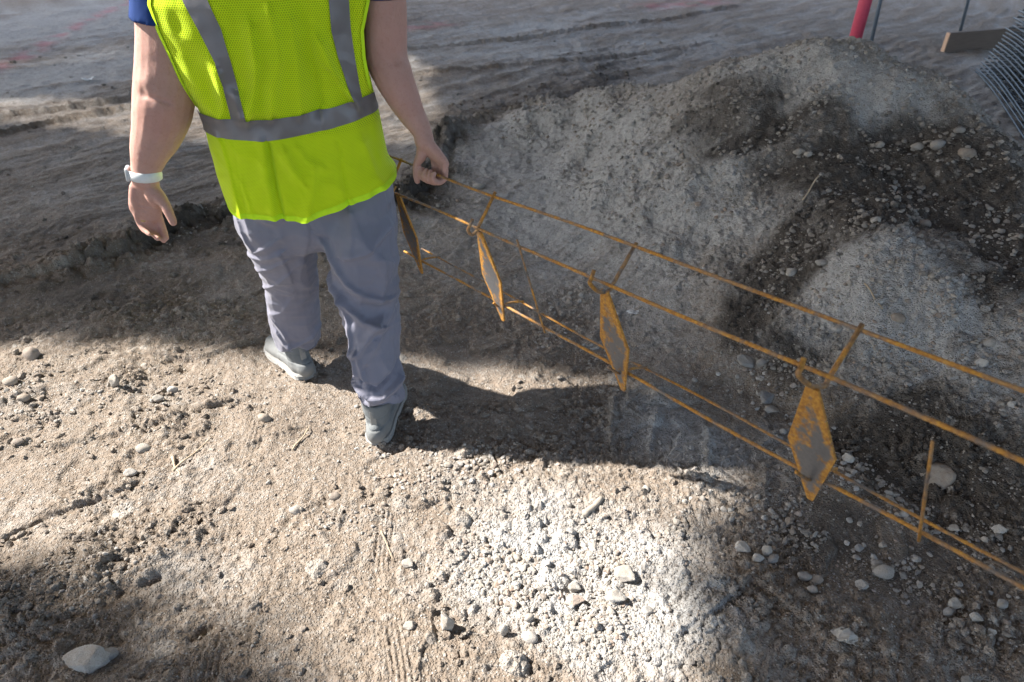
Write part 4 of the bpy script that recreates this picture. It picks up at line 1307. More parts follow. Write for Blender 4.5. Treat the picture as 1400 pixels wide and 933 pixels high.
# ------------------------------------------------------------------ the worker
def catmull(P, R, n):
    P = np.asarray(P, float); R = np.asarray(R, float)
    if R.ndim == 1: R = np.stack([R, R], -1)
    Q = np.concatenate([P, R], 1)
    Q = np.concatenate([[2 * Q[0] - Q[1]], Q, [2 * Q[-1] - Q[-2]]])
    out = []
    for i in range(1, len(Q) - 2):
        p0, p1, p2, p3 = Q[i - 1:i + 3]
        for k in range(n):
            t = k / n
            out.append(.5 * (2 * p1 + (p2 - p0) * t + (2 * p0 - 5 * p1 + 4 * p2 - p3) * t * t + (3 * p1 - p0 - 3 * p2 + p3) * t ** 3))
    out.append(Q[-2])
    out = np.array(out)
    return out[:, :3], np.maximum(out[:, 3:], .001)


def limb(P, R, sides=20, n=6, round0=True, round1=True, up=None):
    """closed tapered limb with rounded ends, for the union"""
    P, R = catmull(P, R, n)
    def cap(p, t, r):
        k = np.array([.95, .8, .55, .2]); 
        return [p + t * r.mean() * math.sqrt(1 - q * q) for q in k], [r * q for q in k]
    if round1:
        t = P[-1] - P[-2]; t /= np.linalg.norm(t)
        a, b = cap(P[-1], t, R[-1]); P = np.concatenate([P, a]); R = np.concatenate([R, b])
    if round0:
        t = P[0] - P[1]; t /= np.linalg.norm(t)
        a, b = cap(P[0], t, R[0]); P = np.concatenate([a[::-1], P]); R = np.concatenate([b[::-1], R])
    return tube_arrays(P, R, sides, True, up)


def fuse(name, parts, voxel, smooth_it=4, factor=.5):
    """one continuous skin over overlapping volumes"""
    me = py_mesh(name + '_raw', parts)
    o = bpy.data.objects.new(name, me); COL.objects.link(o)
    m = o.modifiers.new('r', 'REMESH'); m.mode = 'VOXEL'; m.voxel_size = voxel; m.use_smooth_shade = True
    if smooth_it:
        s = o.modifiers.new('s', 'SMOOTH'); s.iterations = smooth_it; s.factor = factor
    dg = bpy.context.evaluated_depsgraph_get()
    new = bpy.data.meshes.new_from_object(o.evaluated_get(dg))
    bpy.data.objects.remove(o); bpy.data.meshes.remove(me)
    new.name = name
    return new


def get_co(me):
    a = np.empty(len(me.vertices) * 3, np.float32); me.vertices.foreach_get('co', a); return a.reshape(-1, 3).astype(float)


def get_no(me):
    a = np.empty(len(me.vertices) * 3, np.float32); me.vertex_normals.foreach_get('vector', a); return a.reshape(-1, 3).astype(float)


def set_co(me, V):
    me.vertices.foreach_set('co', np.asarray(V, np.float32).ravel()); me.update()


def noise3(V, scale, k, stretch=(1, 1, 1)):
    """cheap 3-d variation from three planes of 2-d noise"""
    a, b, c = (V[:, i] * scale * stretch[i] for i in range(3))
    return (perlin(a + 5, b + 3, k) + perlin(b, c + 7, k + 1) + perlin(c + 2, a, k + 2)) / 1.7


PSI = math.radians(12)
BR = np.array([math.cos(PSI), math.sin(PSI), 0]); BB = np.array([math.sin(PSI), -math.cos(PSI), 0])
BC = np.array([-.57, 1.85, 0])


def bl(l, back, z):
    return BC + BR * l + BB * back + np.array([0, 0, z])


ARM_L = [(-.775, 1.815, 1.365), (-.806, 1.800, 1.335), (-.826, 1.790, 1.285), (-.837, 1.785, 1.221), (-.851, 1.775, 1.157), (-.866, 1.765, 1.098), (-.886, 1.755, 1.038), (-.911, 1.745, .985), (-.937, 1.735, .941), (-.959, 1.730, .898), (-.969, 1.725, .870)]
RAD_L = [.056, .062, .065, .067, .0695, .0715, .0705, .0615, .0495, .0375, (.0345)]
ARM_R = [(-.352, 1.905, 1.365), (-.330, 1.90, 1.330), (-.322, 1.895, 1.273), (-.325, 1.89, 1.205), (-.328, 1.885, 1.137), (-.312, 1.872, 1.090), (-.293, 1.860, 1.046), (-.270, 1.850, 1.001), (-.244, 1.833, .958), (-.2365, 1.822, .932)]
RAD_R = [.048, .052, .056, .056, .0555, .0525, .0455, .0370, .0275, .0265]
HL = dict(
    thumb=([(-.962, 1.722, .846), (-.944, 1.712, .825), (-.926, 1.700, .803), (-.917, 1.692, .780), (-.912, 1.688, .758)], [.017, .018, .0145, .0122, .0102]),
    index=([(-.972, 1.728, .800), (-.972, 1.733, .765), (-.975, 1.741, .730), (-.970, 1.733, .709), (-.960, 1.718, .696)], [.0115, .0112, .0097, .0089, .0074]),
    middle=([(-.986, 1.728, .800), (-.991, 1.730, .762), (-.994, 1.740, .722), (-.984, 1.733, .700), (-.968, 1.714, .690)], [.012, .0114, .0098, .009, .0075]),
    ring=([(-.998, 1.726, .800), (-1.008, 1.725, .764), (-1.010, 1.733, .728), (-.996, 1.722, .708), (-.976, 1.703, .702)], [.0112, .0106, .0094, .0086, .0072]),
    pinky=([(-1.006, 1.722, .805), (-1.020, 1.720, .770), (-1.025, 1.724, .741), (-1.013, 1.714, .724), (-.993, 1.699, .717)], [.0102, .0095, .0084, .0077, .0066]))


def build_body():
    parts = []
    parts.append(limb(ARM_L, RAD_L)); parts.append(limb(ARM_R, RAD_R))
    # elbows and forearm flesh
    parts.append(limb([(-.868, 1.788, 1.10), (-.885, 1.772, 1.06)], [.060, .058], n=3))
    # left hand: wrist, palm as a flat pad, thumb mound, then the fingers, each its own chain
    parts.append(limb([(-.966, 1.726, .880), (-.973, 1.726, .852), (-.984, 1.727, .822), (-.995, 1.727, .785), (-.998, 1.728, .765)],
                      [(.031, .024), (.035, .021), (.041, .019), (.043, .0165), (.040, .014)], up=(1, .1, .2)))
    parts.append(limb([(-.960, 1.718, .850), (-.957, 1.712, .822), (-.958, 1.716, .800)], [.017, .0185, .013], n=4))
    parts.append(limb([(-1.003, 1.719, .845), (-1.010, 1.716, .815), (-1.012, 1.718, .790)], [.012, .0135, .011], n=4))
    for k, (P, R) in HL.items(): parts.append(limb(P, R, 14, 5))
    # right hand closed round the upper rod
    A = HAND; d, rr, uu = LD, LN, LV
    W = np.array([-.2365, 1.822, .932])
    kn = A + rr * .030 + uu * .012
    parts.append(limb([W, W * .55 + kn * .45 + rr * .004, kn + uu * .012], [(.027, .021), (.034, .018), (.037, .0155)], up=d))
    for i, (o, R, kx) in enumerate(((.031, .0098, 1.0), (.011, .0102, 1.05), (-.009, .0098, 1.0), (-.027, .0086, .88))):
        c = A + d * o
        # down the outside, under the rod, and up on the body side
        P = [c + (rr * .028 + uu * .022) * kx, c + (rr * .0270 + uu * .004) * kx, c + (rr * .020 - uu * .017) * kx, c + (rr * .002 - uu * .0235) * kx, c + (-rr * .0155 - uu * .016) * kx, c + (-rr * .0185 - uu * .001) * kx, c + (-rr * .0125 + uu * .008) * kx]
        parts.append(limb(P, [R * 1.08, R * 1.06, R, R * .96, R * .92, R * .86, R * .74], 14, 4))
    # thumb hangs forward and down beside the fist
    parts.append(limb([W - uu * .006 - rr * .004 + d * .008, A + d * .030 - rr * .010 + uu * .046, A + d * .046 - rr * .019 + uu * .024, A + d * .051 - rr * .024 - uu * .006, A + d * .050 - rr * .026 - uu * .026],
                      [.015, .0155, .0115, .0102, .0082], 14, 5))
    # trunk (under the clothes), neck and head
    up = tuple(BR)
    parts.append(limb([bl(0, -.01, .88), bl(0, -.01, .91), bl(-.004, -.01, .95), bl(-.008, -.01, 1.10), bl(-.012, -.01, 1.25), bl(-.014, 0, 1.36), bl(-.014, .01, 1.42)],
                      [(.17, .10), (.18, .11), (.185, .115), (.18, .115), (.185, .105), (.15, .085), (.07, .06)], 28, 5, up=up))
    parts.append(limb([bl(-.20, .01, 1.365), bl(-.1, .01, 1.385), bl(0, .01, 1.40), bl(.1, .01, 1.385), bl(.19, .0, 1.365)], [.040, .038, .045, .038, .040], 18, 4))
    parts.append(limb([bl(-.014, .01, 1.40), bl(-.014, -.01, 1.47), bl(-.014, -.03, 1.53)], [.058, .054, .054], 18, 4))
    hc = bl(-.014, -.045, 1.60)
    parts.append(limb([hc + (0, 0, -.055) + BB * -.035, hc + (0, 0, -.01) - BB * .01, hc + (0, 0, .045) + BB * .01], [(.058, .07), (.072, .088), (.066, .082)], 22, 5, up=up))
    parts.append(limb([hc - BB * .062 + np.array([0, 0, -.085]), hc - BB * .045 + np.array([0, 0, -.06])], [.032, .045], 16, 3))            # chin
    parts.append(limb([hc - BB * .098 + np.array([0, 0, .0]), hc - BB * .108 + np.array([0, 0, -.03])], [.008, .0125], 10, 3))              # nose
    parts.append(limb([hc - BB * .094 - BR * .022 + np.array([0, 0, -.062]), hc - BB * .099 + np.array([0, 0, -.060]), hc - BB * .094 + BR * .022 + np.array([0, 0, -.062])], [.006, .008, .006], 10, 3))  # lips
    for s in (-1, 1):                                                                                                                      # ears
        e = hc + BR * s * .076 + BB * .008
        parts.append(limb([e + np.array([0, 0, .024]), e + BR * s * .006 + np.array([0, 0, 0]), e + np.array([0, 0, -.026])], [(.008, .014), (.010, .019), (.007, .011)], 10, 3, up=tuple(BR)))
        parts.append(limb([hc + BR * s * .016 - BB * .088 + np.array([0, 0, .022]), hc + BR * s * .05 - BB * .072 + np.array([0, 0, .02])], [.008, .008], 10, 3))    # brows
    me = fuse('person', parts, .0034, 3, .5)
    V = get_co(me); N = get_no(me)
    # eye hollows, elbow dimple and crease, wrist lines, palm lines
    def dent(c, r, a, sx=1, ax=None):
        q = V - np.array(c)
        if ax is not None:
            ax_ = np.array(ax, float); ax_ /= np.linalg.norm(ax_); t = q @ ax_; q = q - np.outer(t, ax_) * (1 - 1 / sx)
        V[:] -= N * (a * np.exp(-(np.sum(q * q, 1)) / (r * r)))[:, None]
    for s in (-1, 1): dent(hc + BR * s * .032 - BB * .088 + np.array([0, 0, .006]), .013, .006)
    dent((-.896, 1.690, 1.098), .014, .006)
    dent((-.862, 1.695, 1.080), .007, .006, 6, (1, .0, -.28))
    dent((-.846, 1.700, 1.070), .005, .0035, 6, (1, .0, -.22))
    dent((-.880, 1.695, 1.118), .02, -.004)
    dent((-.850, 1.700, 1.055), .03, -.003)
    dent((-.283, 1.838, 1.138), .008, .008, 3, (1, .1, .35))
    dent((-.275, 1.842, 1.120), .02, -.003)
    for (cx, cz, sx, ax) in ((-.995, .782, 4, (1, 0, -.35)), (-.985, .793, 4, (1, 0, -.2)), (-.964, .812, 4, (.35, 0, 1)), (-.968, .858, 6, (1, 0, .1))):
        dent((cx, 1.708, cz), .0045, .0042, sx, ax)
    V += N * (.0008 * noise3(V, 26, 201) + .0005 * noise3(V, 70, 205))[:, None]
    set_co(me, V)
    m, nt, b = mat('skin')
    co = nd(nt, 'ShaderNodeTexCoord').outputs['Object']
    n1 = noise_(nt, co, 22, 4, .6); n2 = noise_(nt, co, 160, 4, .6); n3 = noise_(nt, co, 600, 2, .5)
    c = mix_(nt, n1, (.39, .215, .175), (.51, .315, .262))
    c = mix_(nt, ramp_(nt, n2, [(.52, 0), (.72, .4)]), c, (.35, .155, .12))
    fr = nd(nt, 'ShaderNodeTexVoronoi'); fr.inputs['Scale'].default_value = 85; nt.links.new(co, fr.inputs['Vector'])
    fs = nd(nt, 'ShaderNodeSeparateColor'); nt.links.new(fr.outputs['Color'], fs.inputs[0])
    c = mix_(nt, math_(nt, 'MULTIPLY', ramp_(nt, fr.outputs['Distance'], [(.06, .55), (.16, 0)]), ramp_(nt, fs.outputs[0], [(.6, 0), (.9, 1)])), c, (.33, .15, .10))
    mp = nd(nt, 'ShaderNodeMapping'); mp.inputs['Scale'].default_value = (420, 420, 60); nt.links.new(co, mp.inputs['Vector'])
    hair = noise_(nt, mp.outputs[0], 1.0, 2, .5)
    c = mix_(nt, ramp_(nt, hair, [(.60, 0), (.75, .28)]), c, (.30, .17, .11))
    c = mix_(nt, ramp_(nt, noise_(nt, co, 7, 3, .5), [(.45, 0), (.7, .35)]), c, (.50, .22, .18))
    nt.links.new(c, b.inputs['Base Color'])
    b.inputs['Subsurface Weight'].default_value = .25
    b.inputs['Subsurface Radius'].default_value = (.012, .005, .003)
    b.inputs['Subsurface Scale'].default_value = .6
    b.inputs['Roughness'].default_value = .68; b.inputs['Specular IOR Level'].default_value = .35
    bump_(nt, b, math_(nt, 'ADD', n2, math_(nt, 'MULTIPLY', n3, .7)), .35, .0018)
    o = link('person', me, m)
    tag(o, 'worker in lime safety vest and grey trousers seen from behind, holding the wire lattice', 'person')
    # hair, cut short at the neck
    hp_ = [limb([hc + BB * .03 + np.array([0, 0, -.04]), hc + BB * .02 + np.array([0, 0, .02]), hc + BB * .01 + np.array([0, 0, .055])], [(.078, .078), (.082, .094), (.068, .078)], 22, 5, up=up),
           limb([hc + BB * .06 + np.array([0, 0, -.03]), hc + BB * .055 + np.array([0, 0, -.09])], [(.06, .04), (.05, .028)], 18, 4, up=up)]
    hm = fuse('hair', hp_, .006, 3)
    V = get_co(hm); N = get_no(hm)
    V += N * (.004 * noise3(V, 30, 211, (3, 3, .5)) + .002 * noise3(V, 90, 214, (3, 3, .4)))[:, None]; set_co(hm, V)
    link('hair', hm, plain('brown_hair', (.07, .04, .025), .5), o)
    return o


PERSON = build_body()

# ---- safety vest: a back and a front panel sharing side seams, open at the arms
VL = np.array([(.735, -.218), (.771, -.224), (.815, -.232), (.868, -.242), (.929, -.246), (.997, -.244), (1.053, -.249), (1.108, -.258), (1.169, -.268), (1.228, -.280), (1.285, -.285), (1.331, -.272), (1.38, -.235), (1.43, -.165)])
VR = np.array([(.735, .231), (.754, .235), (.785, .246), (.807, .239), (.863, .222), (.927, .216), (.988, .211), (1.037, .203), (1.094, .194), (1.149, .190), (1.211, .193), (1.269, .213), (1.331, .232), (1.38, .215), (1.43, .145)])
VD = np.array([(.72, .188), (.80, .180), (.88, .158), (.98, .140), (1.08, .138), (1.18, .140), (1.28, .132), (1.34, .118), (1.40, .088), (1.43, .062)])


def interp(tab, z): return np.interp(z, tab[:, 0], tab[:, 1])


def seg_dist2(a, b, pts):
    D = np.full(a.shape, 9.0); Sg = np.zeros(a.shape)
    for (ax, ay), (bx, by) in zip(pts[:-1], pts[1:]):
        ex, ey = bx - ax, by - ay; n = math.hypot(ex, ey)
        t = np.clip(((a - ax) * ex + (b - ay) * ey) / (n * n), 0, 1)
        q = np.hypot(a - ax - t * ex, b - ay - t * ey)
        k = q < D; D = np.where(k, q, D); Sg = np.where(k, (ex * (b - ay) - ey * (a - ax)) / n, Sg)
    return D, Sg


def vest_point(s, w, front=False, lift=0.0):
    """s in [-1,1] across the panel, w in [0,1] up it"""
    s = np.asarray(s, float); w = np.asarray(w, float)
    hem = .779 + .022 * np.abs(s) ** 1.5 + .030 * (s + 1) / 2 - .012 * np.maximum(-s, 0) - .014 * np.exp(-((s + .15) / .4) ** 2)
    if front: hem = .785 + .0 * s + .03 * (s + 1) / 2
    z = hem + (1.43 - hem) * w
    l0, l1 = interp(VL, z), interp(VR, z)
    l = (l0 + l1) / 2 + (l1 - l0) / 2 * s
    up = sst(1.02, 1.13, z)
    k = 1 - .14 * up
    pw = 2.5 + 2.2 * sst(.92, .80, z)
    prof = np.maximum(1 - (np.abs(s) * k) ** pw, 0) ** (1 / (1.9 + .8 * sst(.92, .80, z)))
    D = interp(VD, z)
    # the lower edge hangs loose and the seat shows through it
    if front: D = D * .55 + .10 * sst(1.43, 1.25, z)
    back = D * prof
    if not front:
        n1 = perlin(l * 8 + 3, z * 2.2, 301) * .010 + perlin(l * 19 + 3, z * 4.5, 302) * .0055 + perlin(l * 34, z * 20, 303) * .0022 + (.25 - np.abs(perlin(l * 11 + z * 5, z * 9 - l * 3, 304))) * .010 + perlin(l * 7 + 1.3, z * 1.3 + 4, 306) * .012 * sst(.95, 1.1, z)
        cr = np.clip(1 - 3 * np.abs(perlin(l * 13 + z * 5, z * 6 - l * 3, 307)), 0, 1) ** 2
        n1 = n1 + .0035 * cr * sst(1.02, .95, z)
        f = n1
        for pts, a, wd in VEST_FOLDS:
            dd, sg = seg_dist2(l, z, pts)
            wob = 1 + .25 * perlin(l * 20, z * 9, 305)
            f = f + 2.7 * a * np.where(sg > 0, np.exp(-np.abs(dd / (wd * .55 * wob)) ** 1.2), np.exp(-(dd / (wd * 1.5 * wob)) ** 2))
        f = f + .004 * np.exp(-((z - hem) / .02) ** 2) * np.sin(l * 26 + 1)
        # seams
        for ls in (-.165, .10):
            f = f - .0016 * np.exp(-((l - ls) / .0025) ** 2) * (z < 1.03)
        back = back + f * np.minimum(1, (1 - np.abs(s)) * 6 + .15) + lift
        l = l + lift * np.sign(s) * np.abs(s) ** 8 * .5
        # dog-eared corner at the right of the hem
        l = l + .012 * np.exp(-((s - 1) / .06) ** 2) * np.exp(-((z - hem - .012) / .022) ** 2)
    else:
        back = -back - lift
    P = BC[None] + np.multiply.outer(l.ravel(), BR) + np.multiply.outer(back.ravel(), BB)
    P[:, 2] += z.ravel()
    return P.reshape(*l.shape, 3), l, z


def grid_mesh(name, P, l, z, flip=False):
    nv, nu = P.shape[:2]
    i = np.arange(nv - 1)[:, None] * nu; j = np.arange(nu - 1)[None]
    F = np.stack([i + j, i + j + 1, i + nu + j + 1, i + nu + j], -1).reshape(-1, 4)
    if flip: F = F[:, ::-1]
    me = np_mesh(name, P.reshape(-1, 3), F)
    uv = me.uv_layers.new(name='UVMap')
    U = np.stack([l.ravel(), z.ravel()], -1)[F.ravel()]
    uv.data.foreach_set('uv', U.astype(np.float32).ravel())
    return me


def vest_material():
    m, nt, b = mat('lime_mesh')
    uv = nd(nt, 'ShaderNodeUVMap').outputs[0]
    sx = nd(nt, 'ShaderNodeSeparateXYZ'); nt.links.new(uv, sx.inputs[0])
    # staggered round holes of a knitted mesh; finer below the belt
    def holes(px, py):
        u = math_(nt, 'DIVIDE', sx.outputs[0], px); v = math_(nt, 'DIVIDE', sx.outputs[1], py)
        row = math_(nt, 'MULTIPLY', math_(nt, 'MODULO', math_(nt, 'FLOOR', math_(nt, 'ADD', v, 1000)), 2), .5)
        fu = math_(nt, 'SUBTRACT', math_(nt, 'FRACT', math_(nt, 'ADD', math_(nt, 'ADD', u, 1000), row)), .5)
        fv = math_(nt, 'SUBTRACT', math_(nt, 'FRACT', math_(nt, 'ADD', v, 1000)), .5)
        r = math_(nt, 'SQRT', math_(nt, 'ADD', math_(nt, 'POWER', math_(nt, 'ABSOLUTE', fu), 2), math_(nt, 'MULTIPLY', math_(nt, 'POWER', math_(nt, 'ABSOLUTE', fv), 2), .7)))
        return ramp_(nt, r, [(.22, 1), (.36, 0)])
    big = holes(.0056, .0046); fine = holes(.0036, .0030)
    below = ramp_(nt, sx.outputs[1], [(.975, 1), (.985, 0)])
    h = mix_(nt, below, math_(nt, 'MULTIPLY', big, 1.0), math_(nt, 'MULTIPLY', fine, .60))
    co = nd(nt, 'ShaderNodeTexCoord').outputs['Object']
    n = noise_(nt, co, 14, 4)
    base = mix_(nt, n, (.70, .93, .008), (.80, 1.0, .016))
    base = mix_(nt, ramp_(nt, noise_(nt, co, 6, 6, .7), [(.55, 0), (.8, .18)]), base, (.45, .55, .03))
    c = mix_(nt, math_(nt, 'MULTIPLY', h, .80), base, (.20, .34, .006))
    nt.links.new(c, b.inputs['Base Color'])
    b.inputs['Roughness'].default_value = .75
    b.inputs['Specular IOR Level'].default_value = .15
    b.inputs['Sheen Weight'].default_value = .15
    inv = math_(nt, 'SUBTRACT', 1, h)
    wv = noise_(nt, co, 500, 2)
    bump_(nt, b, math_(nt, 'ADD', inv, math_(nt, 'MULTIPLY', wv, .3)), .35, .0012)
    tr = nd(nt, 'ShaderNodeBsdfTranslucent'); nt.links.new(base, tr.inputs[0])
    mx = nd(nt, 'ShaderNodeMixShader'); mx.inputs[0].default_value = .22
    nt.links.new(b.outputs[0], mx.inputs[1]); nt.links.new(tr.outputs[0], mx.inputs[2])
    nt.links.new(mx.outputs[0], nt.nodes['Material Output'].inputs[0])
    return m


def build_vest():
    VM = vest_material()
    s = np.sin(np.linspace(-math.pi / 2, math.pi / 2, 150) * .93) / math.sin(math.pi / 2 * .93)
    w = np.linspace(0, 1, 190)
    Sg, Wg = np.meshgrid(s, w)
    P, l, z = vest_point(Sg, Wg)
    vest = link('safety_vest', grid_mesh('safety_vest', P, l, z), VM, PERSON)
    s2 = np.linspace(-1, 1, 60); w2 = np.linspace(0, 1, 60)
    Sf, Wf = np.meshgrid(s2, w2)
    Pf, lf, zf = vest_point(Sf, Wf, True)
    link('front_panel', grid_mesh('front_panel', Pf, lf, zf, True), VM, vest)
    # bright binding round the hem and the arm openings
    BM = plain('lime_binding', (.66, 1.0, .02), .7, 0, .2)
    def strip(P0, P1, name, m):
        Q = np.stack([P0, P1], 0)
        return Q
    sh = np.linspace(-1, 1, 160)
    rows = [vest_point(sh, np.full(160, q), lift=.0022)[0] for q in (-.004, .004, .012, .019)]
    Q = np.stack(rows, 0)
    link('hem_binding', grid_mesh('hem_binding', Q, np.zeros(Q.shape[:2]), np.zeros(Q.shape[:2])), BM, vest)
    for sd in (-1, 1):
        wv = np.linspace(.40, 1, 90)
        pth = vest_point(np.full(90, sd * 1.0), wv, lift=.001)[0]
        inn = vest_point(np.full(90, sd * .962), wv, lift=.0028)[0]
        mid = vest_point(np.full(90, sd * .985), wv, lift=.0032)[0]
        Q = np.stack([inn, mid, pth], 1)
        link('arm_binding', grid_mesh('arm_binding', Q, np.zeros(Q.shape[:2]), np.zeros(Q.shape[:2]), sd < 0), BM, vest)
    # reflective tape
    m, nt, b = mat('reflective_tape')
    uv = nd(nt, 'ShaderNodeTexCoord').outputs['Object']
    n1 = noise_(nt, uv, 18, 5); n2 = noise_(nt, uv, 900, 2)
    nt.links.new(mix_(nt, n1, (.14, .13, .137), (.22, .208, .215)), b.inputs['Base Color'])
    b.inputs['Roughness'].default_value = .42; b.inputs['Metallic'].default_value = .25
    bump_(nt, b, math_(nt, 'ADD', n2, math_(nt, 'MULTIPLY', n1, 2.0)), .2, .002)

    def tape(center, name='reflective_tape', lift=.0035):
        """center: list of (l0, z0, l1, z1): the two edges of the tape along its run"""
        c = np.array(center); n = 120
        t = np.linspace(0, 1, len(c)); tt = np.linspace(0, 1, n)
        c = np.stack([np.interp(tt, t, c[:, i]) for i in range(4)], -1)
        k = np.linspace(0, 1, 9)
        l = c[:, None, 0] * (1 - k) + c[:, None, 2] * k; z = c[:, None, 1] * (1 - k) + c[:, None, 3] * k
        hem = np.full(l.shape, .775); 
        for _ in range(12):     # solve s, w for the wanted l, z
            l0, l1 = interp(VL, z), interp(VR, z)
            s = np.clip((l - (l0 + l1) / 2) / ((l1 - l0) / 2), -1, 1)
            hem = .779 + .022 * np.abs(s) ** 1.5 + .030 * (s + 1) / 2 - .012 * np.maximum(-s, 0) - .014 * np.exp(-((s + .15) / .4) ** 2)
            w = (z - hem) / (1.43 - hem)
        lf = lift + .0012 * perlin(l * 30, z * 30, 321)
        P, _, _ = vest_point(s, w, lift=lf)
        me = grid_mesh(name, P, l, z)
        return link(name, me, m, vest)
    tape([(-.256, .981, -.256, 1.033), (-.2, .981, -.2, 1.031), (-.077, .977, -.077, 1.029), (.048, .991, .048, 1.040), (.14, 1.002, .14, 1.051), (.225, 1.008, .225, 1.058)], lift=.0052)
    tape([(-.155, 1.028, -.117, 1.028), (-.152, 1.109, -.120, 1.107), (-.157, 1.167, -.122, 1.166), (-.179, 1.24, -.128, 1.238), (-.200, 1.301, -.143, 1.299), (-.215, 1.36, -.16, 1.36), (-.20, 1.42, -.15, 1.42)])
    tape([(.150, 1.045, .170, 1.045), (.137, 1.093, .166, 1.091), (.124, 1.162, .163, 1.161), (.117, 1.22, .162, 1.219), (.121, 1.291, .167, 1.289), (.125, 1.36, .172, 1.36), (.11, 1.42, .15, 1.42)])


build_vest()


# ---- T-shirt under the vest
def build_shirt():
    m = plain('navy_cotton', (.010, .040, .17), .85, 0, .2)
    up = tuple(BR)
    sl = [limb([(-.70, 1.86, 1.40), (-.775, 1.815, 1.385), (-.815, 1.80, 1.33), (-.829, 1.792, 1.27), (-.838, 1.786, 1.229)], [.062, .076, .0745, .0765, .0785], 24, 6, round1=False),
          limb([(-.42, 1.90, 1.40), (-.345, 1.905, 1.385), (-.326, 1.90, 1.345), (-.322, 1.896, 1.30), (-.322, 1.894, 1.272)], [.060, .069, .066, .066, .067], 24, 6, round1=False),
          limb([bl(0, -.01, .87), bl(-.004, -.01, .95), bl(-.008, -.01, 1.10), bl(-.012, -.01, 1.25), bl(-.014, 0, 1.36), bl(-.014, .01, 1.425)],
               [(.18, .11), (.188, .12), (.183, .118), (.188, .11), (.16, .092), (.075, .065)], 28, 5, up=up)]
    sl.append(limb([bl(-.215, .01, 1.365), bl(-.1, .01, 1.39), bl(0, .01, 1.405), bl(.1, .01, 1.39), bl(.205, .0, 1.365)], [.056, .054, .058, .054, .056], 18, 4))
    sl.append(limb([(-.72, 1.83, 1.385), (-.765, 1.815, 1.385)], [.066, .080], 18, 3)); sl.append(limb([(-.40, 1.90, 1.385), (-.352, 1.903, 1.385)], [.064, .076], 18, 3))
    me = fuse('t_shirt', sl, .006, 3)
    V = get_co(me); N = get_no(me)
    V += N * (.0025 * noise3(V, 14, 221) + .0012 * noise3(V, 34, 224))[:, None]
    # the sleeves end in an open hem
    for c, ax, rr in (((-.838, 1.786, 1.229), (-.13, -.09, -1), .070), ((-.322, 1.894, 1.272), (0, -.07, -1), .058)):
        ax = np.array(ax); ax /= np.linalg.norm(ax)
        q = V - np.array(c); t = q @ ax; rad = np.linalg.norm(q - np.outer(t, ax), axis=1)
        k = (t > -.006) & (rad < rr) & (t < .05)
        V[k] -= ax * .02
    set_co(me, V)
    link('t_shirt', me, m, PERSON)


build_shirt()


